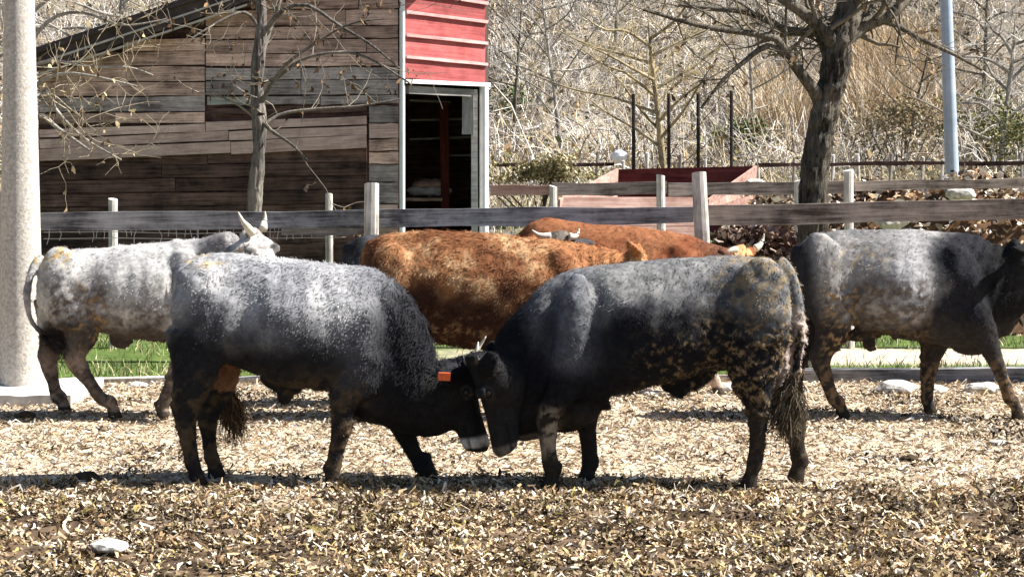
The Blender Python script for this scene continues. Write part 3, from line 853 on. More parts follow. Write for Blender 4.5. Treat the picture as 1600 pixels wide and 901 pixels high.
B.head(B.P(1592, 374, .03), B.P(1672, 440, .06), (0.55, 0, 0.85), 1.05, ear=(0.9, -0.25, -0.35))
B.limb([(B.P(1250, 385), .045, .04), (B.P(1240, 410), .034, .034), (B.P(1238, 450), .028, .028), (B.P(1243, 500, -.03), .024, .024), (B.P(1246, 530, -.05), .024, .024)])
def col4(B, co, px, py):
    n = fbm(co, 5, 71); n2 = fbm(co + 0.05 * vnoise(co, 22, 7)[:, None], 26, 72); n3 = fbm(co, 60, 73, 2)
    c = np.tile([0.26, 0.248, 0.24], (len(co), 1))
    c = mixc(c, (0.13, 0.127, 0.127), sstep(0.34, 0.68, n))
    c = mixc(c, (0.40, 0.40, 0.41), np.exp(-((px - 1425) / 32) ** 2 - ((py - 440) / 55) ** 2) * 0.8)
    c = mixc(c, (0.025, 0.025, 0.028), 1 - sstep(1240, 1275, px - (py - 370) * 0.25 + (n - 0.5) * 40))
    c = mixc(c, (0.016, 0.016, 0.02), sstep(1430, 1485, px + (n - 0.5) * 70 + (py - 440) * 0.15))
    c = mixc(c, (0.008, 0.008, 0.009), sstep(1515, 1555, px + (n - 0.5) * 40))
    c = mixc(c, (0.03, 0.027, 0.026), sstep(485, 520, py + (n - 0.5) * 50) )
    mud = sstep(0.4, 0.56, n2) * sstep(1275, 1300, px) * (1 - sstep(1440, 1470, px)) * sstep(425, 460, py + (n - .5) * 40) * (1 - sstep(545, 590, py))
    c = mixc(c, (0.05, 0.035, 0.025), mud * 0.7)
    c = mixc(c, (0.3, 0.2, 0.1), mud * sstep(0.48, 0.6, n3) * (1 - 0.75 * sstep(1330, 1350, px)))
    c = mixc(c, (0.36, 0.27, 0.16), sstep(0.5, 0.62, n2) * np.exp(-((px - 1350) / 40) ** 2 - ((py - 405) / 20) ** 2) * 0.7)
    c = mixc(c, (0.16, 0.105, 0.06), sstep(0.45, 0.58, n2) * sstep(550, 590, py))
    t, dep, side, inh = head_coords(B, co)
    c = mixc(c, (0.015, 0.015, 0.016), inh * (1 - sstep(0.86, 0.9, t)))
    c = mixc(c, (0.5, 0.46, 0.43), inh * sstep(0.86, 0.9, t) * (1 - sstep(0.95, 0.98, t)))
    return hoof_col(c, co), mud
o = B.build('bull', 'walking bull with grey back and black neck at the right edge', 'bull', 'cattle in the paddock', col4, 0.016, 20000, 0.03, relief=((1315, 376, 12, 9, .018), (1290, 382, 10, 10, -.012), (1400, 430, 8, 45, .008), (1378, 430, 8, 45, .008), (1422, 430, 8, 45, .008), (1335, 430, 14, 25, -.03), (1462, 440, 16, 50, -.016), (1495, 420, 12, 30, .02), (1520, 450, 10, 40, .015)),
            wrinkle=lambda px, py, co: 0.012 * np.sin(px * 0.35 + py * 0.12) * 0.5 * sstep(1505, 1530, px) * (1 - sstep(1575, 1595, px)) * (1 - sstep(440, 480, py)))
B.tuft(B.P(1245, 525, -.05), B.P(1247, 560, -.05), 300, 0.03, 0.16, (0.04, 0.03, 0.03))

# --- the ginger bull in the middle, behind the pair
B = Beast(760, 14.35)
B.trunk([(570, 400, 450, 0.06), (578, 378, 500, 0.16), (600, 366, 520, 0.23), (650, 361, 528, 0.28), (705, 361, 538, 0.33), (760, 364, 545, 0.35),
         (810, 368, 540, 0.34), (860, 373, 535, 0.3), (900, 378, 530, 0.25), (930, 385, 520, 0.17), (945, 395, 505, 0.1)])
B.limb([(B.P(880, 455), 0.37, 0.22), (B.P(912, 450), 0.34, 0.2), (B.P(945, 445), 0.29, 0.17), (B.P(975, 440), 0.235, 0.14), (B.P(1000, 432), 0.18, 0.12)])
for w in (0.18, -0.18):
    B.blob(B.P(885, 460, w), (0.18, 0.10, 0.34), 0.2)
    B.blob(B.P(615, 450, w), (0.20, 0.13, 0.34), 0.1)
for (a, w) in ((605, .17), (580, -.15)):
    B.leg([(a, 470, w, .2, .12), (a - 5, 520, w, .13, .095), (a - 22, 565, w, .085, .062), (a - 18, 605, w, .055, .048), (a - 16, 630, w, .055, .048), (a - 14, 655, w, .05, .05)], 1)
for (a, w) in ((905, .17), (885, -.15)):
    B.leg([(a - 10, 500, w, .13, .10), (a, 545, w, .085, .075), (a + 2, 585, w, .07, .06), (a, 615, w, .053, .047), (a, 630, w, .055, .048), (a + 2, 655, w, .05, .05)], 1)
B.head(B.P(1003, 384, -.02), B.P(1062, 478, .05), (0.8, 0, 0.6), 1.0, ear=(0.9, -0.1, -0.6))
B.limb([(B.P(583, 380), .045, .04), (B.P(572, 400), .034, .034), (B.P(567, 450), .028, .028), (B.P(566, 520), .024, .024), (B.P(566, 560), .024, .024)])
def col5(B, co, px, py):
    n = fbm(co, 5, 81); n2 = fbm(co, 17, 82); n3 = fbm(co, 30, 83, 2)
    c = np.tile([0.27, 0.125, 0.057], (len(co), 1))
    c = mixc(c, (0.44, 0.28, 0.15), sstep(0.45, 0.65, n2) * np.exp(-((px - 730) / 150) ** 2))
    c = mixc(c, (0.15, 0.06, 0.027), sstep(0.4, 0.64, n))
    c = mixc(c, (0.34, 0.15, 0.065), sstep(850, 920, px) * 0.6)
    c = mixc(c, (0.03, 0.014, 0.009), sstep(425, 490, py + (n - 0.5) * 70 + 40 * (1 - sstep(600, 700, px))))  # lower half darkened, painted shade below the sunlit back
    mud = sstep(0.5, 0.62, n2) * sstep(470, 510, py)
    c = mixc(c, (0.2, 0.12, 0.07), mud * sstep(0.5, 0.6, n3) * 0.7)
    t, dep, side, inh = head_coords(B, co)
    c = mixc(c, (0.5, 0.33, 0.17), inh * (n > 0.5) * 0.7)
    return hoof_col(c, co), mud
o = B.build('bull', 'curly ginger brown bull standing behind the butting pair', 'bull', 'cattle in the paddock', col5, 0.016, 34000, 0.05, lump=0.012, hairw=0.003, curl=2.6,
            wrinkle=lambda px, py, co: 0.006 * np.sin(px * 0.36 + 2.0 * vnoise(co, 6, 3)) * sstep(895, 915, px) * (1 - sstep(975, 990, px)))
B.horn([B.hpos(0.02, -0.09, 0.06), B.hpos(0.05, -0.16, 0.06), B.hpos(0.05, -0.22, 0.03), B.hpos(0.0, -0.27, 0.0)], 0.028)
B.tuft(B.P(566, 555), B.P(567, 610), 300, 0.03, 0.2, (0.08, 0.05, 0.03))

# --- black cow squeezed between the two brown ones: rump at the left, poll and horns over the ginger back
B = Beast(720, 15.1)
B.trunk([(540, 400, 450, 0.06), (546, 380, 490, 0.16), (566, 368, 505, 0.22), (610, 366, 512, 0.26), (660, 372, 520, 0.29), (710, 376, 522, 0.30),
         (760, 378, 520, 0.28), (795, 380, 515, 0.24), (820, 388, 505, 0.16)])
B.limb([(B.P(780, 440), 0.30, 0.2), (B.P(810, 430), 0.26, 0.17), (B.P(835, 415, .04), 0.2, 0.14), (B.P(855, 400, .08), 0.15, 0.12), (B.P(868, 390, .1), 0.12, 0.11)])
for w in (0.16, -0.16):
    B.blob(B.P(790, 450, w), (0.16, 0.10, 0.3), 0.2)
    B.blob(B.P(578, 440, w), (0.18, 0.12, 0.3), 0.1)
for (a, w) in ((565, .15), (585, -.15)):
    B.leg([(a, 460, w, .18, .11), (a - 3, 510, w, .12, .09), (a - 14, 550, w, .08, .06), (a - 12, 590, w, .052, .046), (a - 11, 610, w, .052, .046), (a - 10, 632, w, .05, .05)], 1)
for (a, w) in ((790, .15), (810, -.15)):
    B.leg([(a - 5, 490, w, .12, .09), (a, 535, w, .08, .07), (a, 570, w, .066, .058), (a, 600, w, .05, .045), (a, 612, w, .052, .046), (a, 632, w, .05, .05)], 1)
B.head(B.P(873, 362, .1), B.P(885, 438, .34), (0.1, -0.8, 0.5), 0.95, ear=(0.95, -0.25, 0.1))
B.limb([(B.P(548, 385), .045, .04), (B.P(538, 400), .034, .034), (B.P(535, 450), .028, .028), (B.P(536, 520), .024, .024), (B.P(537, 550), .024, .024)])
def col6(B, co, px, py):
    n = fbm(co, 5, 91)
    c = np.tile([0.05, 0.05, 0.055], (len(co), 1))
    c = mixc(c, (0.02, 0.02, 0.022), sstep(0.4, 0.6, n))
    t, dep, side, inh = head_coords(B, co)
    c = mixc(c, (0.16, 0.14, 0.12), inh * (n > 0.5) * (np.abs(side) < 0.11))
    return hoof_col(c, co), np.zeros(len(co))
o = B.build('cow', 'black cow hidden behind the ginger bull, rump and horns showing', 'cow', 'cattle in the paddock', col6, 0.018, 9000, 0.035)
B.horn([B.P(860, 369, .12), B.P(850, 369, .13), B.P(840, 366, .14), B.P(831, 359, .15)], 0.033)
B.horn([B.P(889, 369, .10), B.P(896, 370, .09), B.P(902, 366, .08), B.P(905, 357, .08)], 0.033)

# --- red-brown cow along the fence
B = Beast(980, 15.8)
B.trunk([(806, 390, 430, 0.06), (812, 365, 470, 0.16), (828, 348, 485, 0.22), (856, 340, 490, 0.25), (905, 348, 495, 0.28), (960, 352, 500, 0.30),
         (1010, 355, 502, 0.29), (1055, 362, 502, 0.25), (1085, 370, 495, 0.2), (1105, 380, 485, 0.12)])
B.limb([(B.P(1060, 425), 0.31, 0.2), (B.P(1088, 424), 0.27, 0.17), (B.P(1113, 420), 0.22, 0.14), (B.P(1135, 415), 0.17, 0.12), (B.P(1150, 408), 0.13, 0.11)])
for w in (0.16, -0.16):
    B.blob(B.P(1065, 435, w), (0.16, 0.10, 0.3), 0.2)
    B.blob(B.P(840, 425, w), (0.18, 0.12, 0.3), 0.1)
for (a, w) in ((838, .15), (860, -.15)):
    B.leg([(a, 440, w, .18, .11), (a - 3, 490, w, .12, .09), (a - 14, 530, w, .08, .06), (a - 12, 570, w, .052, .046), (a - 11, 590, w, .052, .046), (a - 10, 616, w, .05, .05)], 1)
for (a, w) in ((1108, .15), (1070, -.15)):
    B.leg([(a - 20, 470, w, .12, .09), (a - 10, 520, w, .08, .07), (a, 555, w, .066, .058), (a + 5, 585, w, .05, .045), (a + 8, 598, w, .052, .046), (a + 12, 617, w, .05, .05)], 1)
B.head(B.P(1163, 385, .06), B.P(1190, 470, .16), (0.65, -0.45, 0.5), 0.95, ear=(0.95, -0.15, -0.25))
B.limb([(B.P(814, 372), .045, .04), (B.P(804, 385), .034, .034), (B.P(800, 430), .028, .028), (B.P(800, 500), .024, .024), (B.P(801, 530), .024, .024)])
def col7(B, co, px, py):
    n = fbm(co, 5, 101)
    c = np.tile([0.21, 0.085, 0.04], (len(co), 1))
    c = mixc(c, (0.15, 0.05, 0.022), sstep(0.4, 0.62, n))
    c = mixc(c, (0.09, 0.04, 0.025), sstep(1085, 1120, px + (n - 0.5) * 40) * (1 - sstep(1140, 1150, px)))
    t, dep, side, inh = head_coords(B, co)
    c = mixc(c, (0.5, 0.27, 0.13), inh * (dep < 0.12))
    c = mixc(c, (0.45, 0.33, 0.26), sstep(575, 590, py))
    return hoof_col(c, co), np.zeros(len(co))
o = B.build('cow', 'red brown cow beside the fence with one horn showing', 'cow', 'cattle in the paddock', col7, 0.018, 10000, 0.035)
B.horn([B.P(1180, 388, .05), B.P(1186, 384, .04), B.P(1191, 376, .03), B.P(1194, 365, .03)], 0.033)
B.horn([B.P(1150, 390, .15), B.P(1143, 391, .18), B.P(1137, 394, .2), B.P(1130, 397, .2)], 0.03)

# ------------------------------------------------------------------ wooden pieces
def board_mesh(name, lx, ly, lz, mat, wob=0.004, seg=4):
    """a sawn board, long axis x, centred, with slightly uneven edges"""
    v = []; f = []
    for i in range(seg + 1):
        x = -lx / 2 + lx * i / seg
        e = [random.uniform(-wob, wob) for _ in range(3)]
        v += [(x, -ly / 2 + e[2] * 0.3, -lz / 2 + e[0]), (x, ly / 2, -lz / 2 + e[0]), (x, ly / 2, lz / 2 + e[1]), (x, -ly / 2 + e[2] * 0.3, lz / 2 + e[1])]
    for i in range(seg):
        a, b = i * 4, i * 4 + 4
        for k in range(4):
            j = (k + 1) % 4
            f.append((a + k, a + j, b + j, b + k))
    f.append((0, 3, 2, 1)[::-1]); n = seg * 4
    f.append((n, n + 1, n + 2, n + 3)[::-1])
    m = bpy.data.meshes.new(name)
    m.from_pydata(v, [], f)
    bm = bmesh.new(); bm.from_mesh(m); bmesh.ops.recalc_face_normals(bm, faces=bm.faces); bm.to_mesh(m); bm.free()
    m.materials.append(mat)
    return m

def span(name, a, b, ly, lz, mat, parent, origin, wob=0.004):
    """a board from point a to point b (world), thickness ly, height lz"""
    a, b = Vector(a), Vector(b)
    d = b - a
    m = board_mesh(name, d.length, ly, lz, mat, wob)
    o = mesh_obj(name, m, parent, (a + b) / 2 - Vector(origin))
    yaw = math.atan2(d.y, d.x); pit = math.atan2(d.z, math.hypot(d.x, d.y))
    o.rotation_euler = (0, -pit, yaw)
    return o

def round_post(name, x, y, z0, z1, r, mat, parent, origin, lean=(0, 0), taper=0.93, n=12, top=0.012):
    v = []; f = []
    lev = 6
    ph = random.random() * 6
    for i in range(lev + 1):
        t = i / lev
        z = z0 + (z1 - z0) * t
        rr = r * (1 - (1 - taper) * t)
        for k in range(n):
            a = 2 * math.pi * k / n
            q = rr * (1 + 0.05 * math.sin(2 * a + ph + t * 2) + random.uniform(-0.02, 0.02))
            v.append((x + lean[0] * t + q * math.cos(a), y + lean[1] * t + q * math.sin(a), z + (top * math.cos(a + ph) if i == lev else 0)))
    for i in range(lev):
        for k in range(n):
            j = (k + 1) % n
            f.append((i * n + k, i * n + j, (i + 1) * n + j, (i + 1) * n + k))
    f.append(tuple(range(lev * n, lev * n + n)))
    m = bpy.data.meshes.new(name)
    m.from_pydata([(a - origin[0], b - origin[1], c - origin[2]) for a, b, c in v], [], f)
    m.materials.append(mat)
    return mesh_obj(name, m, parent)

# ------------------------------------------------------------------ paddock fence
FY = 16.6
fo = (0.0, FY, 0.0)
fence = empty('paddock_fence', fo, 'grey timber rail fence with round pale posts behind the cattle', 'fence')
def fence_rail(px0, py0, px1, py1, Y, h, mat, name='rail', th=0.06, par=None, org=None):
    return span(name, at(px0, py0, Y), at(px1, py1, Y), th, h, mat, par or fence, org or fo, 0.012)
fence_rail(40, 345, 573, 342, FY + 0.02, 0.15, M['rail'])
fence_rail(592, 341, 1083, 335, FY, 0.15, M['rail'])
fence_rail(1097, 336, 1640, 326, FY + 0.02, 0.18, M['rail_brown'])
fence_rail(440, 356, 572, 353, FY + 0.09, 0.13, M['rail'])
fence_rail(95, 600, 420, 598, FY - 0.1, 0.10, M['post'], 'ground_beam', 0.16)
fence_rail(1225, 590, 1660, 585, FY, 0.15, M['rail'], 'ground_beam', 0.14)
fence_rail(430, 596, 1215, 594, FY + 0.05, 0.10, M['rail_brown'], 'ground_beam', 0.12)
for pxl, pyl, r, ln in ((581, 287, 0.066, 0.02), (1092, 270, 0.066, -0.10), (1672, 270, 0.066, 0), (10, 300, 0.066, 0)):
    p = at(pxl, pyl, FY - 0.13)
    round_post('post', p.x - ln, p.y, -0.2, p.z, r, M['post'], fence, fo, (ln, 0), 0.95)
# loose wire netting hanging behind the left rails
n = 46
wp = []
for i in range(n):
    x0 = 70 + i * 10.2 + rng.normal(0, 2)
    a = at(x0, 334 + rng.random() * 6, FY + 0.2); b = at(x0 + rng.normal(0, 3), 372 + rng.normal(0, 8), FY + 0.2)
    t = np.linspace(0, 1, 5)[:, None]
    pp = np.array(a) * (1 - t) + np.array(b) * t
    pp[1:-1, 0] += rng.normal(0, 0.008, 3)
    wp.append(pp)
for k in range(4):
    ya = 345 + k * 9
    wp.append(np.array([at(x, ya + rng.normal(0, 1.5), FY + 0.2) for x in (68, 180, 300, 420, 540)]))
v, q = tubes(np.array(wp) - np.array(fo), np.full((len(wp), 5), 0.0028), 4)
tag(mesh_obj('wire_netting', fast_mesh('wire_netting', v, q, None, M['wire']), fence), kind='stuff')

# ------------------------------------------------------------------ second fence, further back
GY = 19.6
go = (0.0, GY, 0.0)
fence2 = empty('back_fence', go, 'brown rail fence running behind the paddock, thin pale posts', 'fence')
fence_rail(766, 297, 866, 297, GY + 0.02, 0.09, M['salmon'], par=fence2, org=go)
fence_rail(862, 296, 1042, 294, GY, 0.13, M['rail_brown'], par=fence2, org=go)
fence_rail(1044, 296, 1325, 292, GY + 0.02, 0.12, M['rail_brown'], par=fence2, org=go)
fence_rail(1335, 291, 1700, 284, GY, 0.10, M['rail_brown'], par=fence2, org=go)
for pxl, pyl, r in ((178, 311, 0.05), (515, 303, 0.04), (866, 291, 0.045), (1035, 274, 0.05), (1246, 282, 0.04), (1328, 266, 0.05), (1640, 265, 0.05)):
    p = at(pxl, pyl, GY - 0.09)
    round_post('post', p.x, p.y, -0.2, p.z, r, M['post'], fence2, go, (random.uniform(-.02, .02), 0))

# ------------------------------------------------------------------ concrete pole and its slab
PY = 15.7
pb = at(34, 618, PY)
v = []; f = []
NS, LV = 24, 14
for i in range(LV + 1):
    t = i / LV
    z = -0.05 + 8.5 * t
    c = np.interp(z, [0, 3.2, 8.5], [(34 - 800) * PY / F, (30 - 800) * PY / F, (22 - 800) * PY / F])
    r = np.interp(z, [0, 3.2, 8.5], [0.185, 0.122, 0.09])
    for k in range(NS):
        a = 2 * math.pi * k / NS
        v.append((c + r * math.cos(a) - pb.x, r * math.sin(a), z))
for i in range(LV):
    for k in range(NS):
        j = (k + 1) % NS
        f.append((i * NS + k, i * NS + j, (i + 1) * NS + j, (i + 1) * NS + k))
f.append(tuple(range(LV * NS, LV * NS + NS)))
m = bpy.data.meshes.new('concrete_pole'); m.from_pydata(v, [], f); m.materials.append(M['concrete'])
m.polygons.foreach_set('use_smooth', np.ones(len(m.polygons), bool))
o = mesh_obj('concrete_pole', m, None, (pb.x, PY, 0))
tag(o, 'thick tapered pale concrete pole at the left edge', 'pole')
a, b = at(-60, 640, 15.5), at(135, 640, 15.5)
sl = board_mesh('slab', b.x - a.x, 1.2, 0.10, M['slab'], 0.01, 8)
o = mesh_obj('concrete_slab', sl, None, ((a.x + b.x) / 2, 15.55, 0.035))
tag(o, 'low concrete slab at the foot of the concrete pole', 'slab')

# ------------------------------------------------------------------ the shed
SY = 23.0
so = at(345, 498, SY); so.z = 0
shed = empty('shed', so, 'weathered plank shed with red boarded corner and open doorway', 'shed')
def shed_board(px0, px1, y0a, y1a, y0b, y1b, mat, Y=SY, th=0.03, name='board'):
    """plank seen from px0 to px1; rows (top, bottom) at its left end and at its right end"""
    g = 0.8
    a = at(px0, (y0a + y1a) / 2, Y); b = at(px1, (y0b + y1b) / 2, Y)
    h = ((y1a - y0a) + (y1b - y0b)) / 2 * Y / F - 0.006
    j = random.uniform(-0.012, 0.008); t_ = random.uniform(-0.006, 0.006)
    a.y += j; b.y += j; a.z += t_; b.z -= t_
    return span(name, a, b, th, h - 0.008, mat, shed, so, 0.007)
roof_y = lambda px: 118 - (px - 62) * 0.333
# backing so that no light leaks through the joints
def slab_poly(name, pts, th, mat, par, org):
    """polygon in the plane of the picture (world points), made th deep"""
    v = [(p[0] - org[0], p[1] - org[1], p[2] - org[2]) for p in pts]
    n = len(v)
    v += [(a, b + th, c) for a, b, c in v]
    f = [tuple(range(n)), tuple(reversed(range(n, 2 * n)))]
    f += [(i, i + n, (i + 1) % n + n, (i + 1) % n) for i in range(n)]
    m = bpy.data.meshes.new(name); m.from_pydata(v, [], f)
    bm = bmesh.new(); bm.from_mesh(m); bmesh.ops.recalc_face_normals(bm, faces=bm.faces); bm.to_mesh(m); bm.free()
    m.materials.append(mat)
    return mesh_obj(name, m, par)
bk = SY + 0.06
slab_poly('backing', [at(60, 505, bk), at(624, 505, bk), at(624, -75, bk), at(60, 112, bk)], 0.03, M['plank_dark'], shed, so)
# upper left field
PB, PG, PL, PP, PD = M['plank_brown'], M['plank_grey'], M['plank_light'], M['plank_pink'], M['plank_dark']
rowsL = [(60, 80), (80, 103), (103, 127), (127, 150), (150, 174), (175, 192)]
for i, (a, b) in enumerate(rowsL):
    x0 = max(62, 62 + (118 - b + 6) / 0.333) if b < 120 else 62
    x1 = 320
    mid = random.choice([0, 0, 180, 230])
    mt = [PB, PB, PB, PB, PG, PB][i]
    if mid and mid > x0 + 40:
        shed_board(x0, mid, a + 2, b + 2, a + 1, b + 1, mt); shed_board(mid + 1, x1, a + 1, b + 1, a, b, mt)
    else:
        shed_board(x0, x1, a + 2, b + 2, a, b, mt)
# upper right field
rowsR = [(-60, -36), (-36, -12), (-12, 16), (16, 42), (42, 62), (62, 84), (84, 105), (106, 126), (126, 150)]
for i, (a, b) in enumerate(rowsR):
    x0 = 322 if b > 35 else 62 + (118 - b + 8) / 0.333
    mt = [PB, PB, PB, PB, PB, PB, PB, PG, PG][i]
    brk = random.choice([470, 540, 572])
    if a < 0: brk = 560
    shed_board(x0, brk, a, b, a - 1, b - 1, mt)
    shed_board(brk + 1, 622, a - 1, b - 1, a - 2, b - 2, mt)
shed_board(324, 396, 150, 165, 150, 164, PL); shed_board(397, 500, 150, 165, 149, 163, PG); shed_board(501, 622, 149, 164, 148, 163, PG)
shed_board(62, 330, 193, 204, 181, 190, PD, SY + 0.02); shed_board(331, 573, 167, 183, 164, 175, PD, SY + 0.02)  # dark boards imitating the shadow in the recess over the pinkish ones
# the three pinkish boards
for a0, b0, a1, b1, mt in ((203, 217, 180, 195, PP), (217, 233, 195, 211, PP), (233, 252, 211, 232, PP)):
    k = random.uniform(0.45, 0.62); xm = 62 + (573 - 62) * k
    ya, yb = a0 + (a1 - a0) * k, b0 + (b1 - b0) * k
    shed_board(62, xm, a0, b0, ya, yb, mt, SY - 0.01); shed_board(xm + 1, 573, ya, yb, a1, b1, mt, SY - 0.01)
# dark lower boards, set back
for i in range(12):
    a = 252 + i * 21 - 12
    mid = random.uniform(200, 420)
    shed_board(62, mid, a, a + 21, a - 4, a + 17, PD, SY + 0.035, 0.025)
    shed_board(mid + 1, 573, a - 4, a + 17, a - 8, a + 13, PD, SY + 0.035, 0.025)
# short boards by the corner
ry = 165
while ry < 500:
    h = random.choice([20, 24, 28, 34])
    shed_board(577, 622, ry, ry + h, ry - 1, ry + h - 1, random.choice([PB, PG, PP]), SY - 0.005)
    ry += h
# corner batten
p = at(628.5, -80, SY - 0.03)
round_post('corner_batten', p.x, p.y, -0.1, p.z, 0.032, M['white_paint'], shed, so, (0, 0), 1.0, 10)
# red boarded corner above the doorway: a wall turned towards the sun
CX, CY = (631 - 800) * SY / F, SY
EY = 23.9
def wallY(px):
    """distance of the turned wall where the photo shows column px"""
    ex = (760 - 800) * EY / F
    # solve (px-800)/F*Y = CX + (Y-CY)*(ex-CX)/(EY-CY)
    k = (ex - CX) / (EY - CY)
    return (CX - CY * k) / ((px - 800) / F - k)
def wp_(px, py, off=0.0):
    p = at(px, py, wallY(px))
    if off:
        nrm = Vector((0.66, -0.75, 0)) * off
        p = p + nrm
    return p
redrows = [(-75, -50, -58, -32), (-50, -14, -32, 5), (-14, 18, 5, 34), (18, 54, 34, 67), (54, 88, 67, 100), (88, 122, 100, 130)]
for i, (a0, b0, a1, b1) in enumerate(redrows):
    lz = (b0 - a0 + b1 - a1) / 2 * 23.4 / F + 0.006
    span('red_board', wp_(632, (a0 + b0) / 2), wp_(757, (a1 + b1) / 2), 0.03, lz, M['red'], shed, so, 0.003)
    if i < 5:
        span('batten', wp_(632, b0 + 1, 0.03), wp_(759, b1 + 1, 0.03), 0.04, 0.038, M['red_batten'], shed, so, 0.003)
span('lintel', wp_(630, 127, 0.03), wp_(762, 133, 0.03), 0.06, 0.05, M['white_paint'], shed, so, 0.003)
span('lintel_beam', wp_(640, 140, -0.04), wp_(744, 146, -0.04), 0.06, 0.09, M['plank_light'], shed, so, 0.004)
p = wp_(756, 136)
round_post('door_post', p.x, p.y, -0.1, p.z, 0.06, M['white_paint'], shed, so, (0, 0), 1.0, 14)
span('inner_post', wp_(744, 505, -0.03), wp_(744, 140, -0.03), 0.07, 0.075, M['post'], shed, so, 0.006)
span('bracket_board', wp_(735, 210, -0.05), wp_(735, 148, -0.05), 0.03, 0.14, M['plank_light'], shed, so, 0.003)
# inside: back wall, right wall, roof, post and stored poles
XL, XR, YB = at(60, 0, SY).x, at(757, 0, EY).x, 27.5
def zroof(x):
    px = 800 + x * F / SY
    return CH - (roof_y(px) - HZ) * SY / F
def quad_box(name, pts, th, mat, axis):
    v = [tuple(Vector(p) - so) for p in pts]
    off = Vector(axis) * th
    v += [tuple(Vector(p) + off) for p in v]
    f = [(0, 1, 2, 3), (7, 6, 5, 4)] + [(i, (i + 1) % 4, (i + 1) % 4 + 4, i + 4) for i in range(4)]
    m = bpy.data.meshes.new(name); m.from_pydata(v, [], f)
    bm = bmesh.new(); bm.from_mesh(m); bmesh.ops.recalc_face_normals(bm, faces=bm.faces); bm.to_mesh(m); bm.free()
    m.materials.append(mat)
    return mesh_obj(name, m, shed)
quad_box('rear_wall', [(XL, YB, -0.1), (XR, YB, -0.1), (XR, YB, zroof(XR)), (XL, YB, zroof(XL))], 0.05, PD, (0, 1, 0))
quad_box('side_wall', [(XL, SY + 0.1, -0.1), (XL, YB, -0.1), (XL, YB, zroof(XL)), (XL, SY + 0.1, zroof(XL))], 0.05, PD, (1, 0, 0))
quad_box('side_wall', [(XR, EY + 0.1, -0.1), (XR, YB, -0.1), (XR, YB, zroof(XR)), (XR, EY + 0.1, zroof(XR))], 0.05, PD, (-1, 0, 0))
span('prop', at(697, 505, 24.9), at(694, 160, 24.9), 0.08, 0.11, M['red_dark'], shed, so, 0.004)
for (x0, y0, x1, y1) in ((640, 157, 705, 160), (640, 188, 742, 186), (640, 218, 742, 214), (700, 243, 742, 243), (640, 303, 690, 302)):
    span('pole', at(x0, y0, 25.4), at(x1, y1, 25.4), 0.025, 0.025, M['plank_light'], shed, so, 0.002)
# roof sheet with fascia and pale edge strips
def rp(px, dy, Y):
    x = (px - 800) * SY / F
    return Vector((x, Y, CH - (roof_y(px) + dy - HZ) * SY / F))
roof = quad_box('roof', [rp(20, -34, SY - 0.3), rp(800, -34, SY - 0.3), rp(800, -34, YB + 0.3), rp(20, -34, YB + 0.3)], 0.05, M['roof'], (0, 0, 1))
def strip(name, dy, h, Y, th, mat):
    span(name, rp(22, dy, Y), rp(798, dy, Y), th, h, mat, roof, so, 0.004)
strip('fascia', -17, 0.21, SY - 0.28, 0.03, M['roof'])
strip('edge_strip', -14, 0.022, SY - 0.31, 0.02, M['roof_edge'])
strip('edge_strip', 2, 0.022, SY - 0.26, 0.05, M['roof_edge'])
strip('edge_strip', -32, 0.03, SY - 0.33, 0.06, M['roof'])

# sacks and rubble heaped inside the doorway
v = []
for k in range(5):
    c = at(655 + k * 8, 298 - (k % 2) * 10, 25.0)
    bm = bmesh.new(); bmesh.ops.create_icosphere(bm, subdivisions=2, radius=0.12)
    for w in bm.verts:
        w.co = Vector((w.co.x * 1.3, w.co.y, w.co.z * 0.6)) * random.uniform(0.85, 1.15)
    mm = bpy.data.meshes.new('sack'); bm.to_mesh(mm); bm.free(); mm.materials.append(M['salmon'] if k % 2 else M['slab'])
    o = mesh_obj('sack', mm, None, c)
    tag(o, ['leftmost sack on the shelf inside the dark doorway', 'second sack from the left on the doorway shelf', 'middle sack of the five on the doorway shelf', 'fourth sack from the left on the doorway shelf', 'sack nearest the red prop inside the doorway'][k], 'sack', 'sacks inside the shed doorway')
a, b = at(636, 311, 25.0), at(692, 311, 25.0)
span('shelf', (a.x, 25.0, a.z), (b.x, 25.0, b.z), 0.5, 0.04, PB, shed, so)

# ------------------------------------------------------------------ red feed wagon behind the fences
WY = 23.2
wo = at(1040, 400, WY); wo.z = 0
wag = empty('feed_wagon', wo, 'open red wooden feed box with splayed salmon sides and four dark stakes', 'feed box')
zt = lambda py, Y: CH - (py - HZ) * Y / F
def panel(name, pts, mat, th=0.03, nb=3):
    """sloping side made of nb boards between lower edge (p0,p1) and upper edge (p3,p2)"""
    p0, p1, p2, p3 = map(Vector, pts)
    nrm = (p1 - p0).cross(p3 - p0).normalized() * th
    for i in range(nb):
        t0, t1 = i / nb + 0.006, (i + 1) / nb - 0.006
        q = [p0.lerp(p3, t0), p1.lerp(p2, t0), p1.lerp(p2, t1), p0.lerp(p3, t1)]
        v = [tuple(x - wo) for x in q] + [tuple(x + nrm - wo) for x in q]
        f = [(0, 1, 2, 3), (7, 6, 5, 4)] + [(i_, (i_ + 1) % 4, (i_ + 1) % 4 + 4, i_ + 4) for i_ in range(4)]
        m = bpy.data.meshes.new(name); m.from_pydata(v, [], f)
        bm = bmesh.new(); bm.from_mesh(m); bmesh.ops.recalc_face_normals(bm, faces=bm.faces); bm.to_mesh(m); bm.free()
        m.materials.append(mat); mesh_obj(name, m, wag)
BYk = WY + 0.9
panel('back_board', [at(964, 345, BYk), at(1132, 345, BYk), at(1176, 259, BYk + 0.02), at(964, 264, BYk)], M['red_dark'], nb=3)
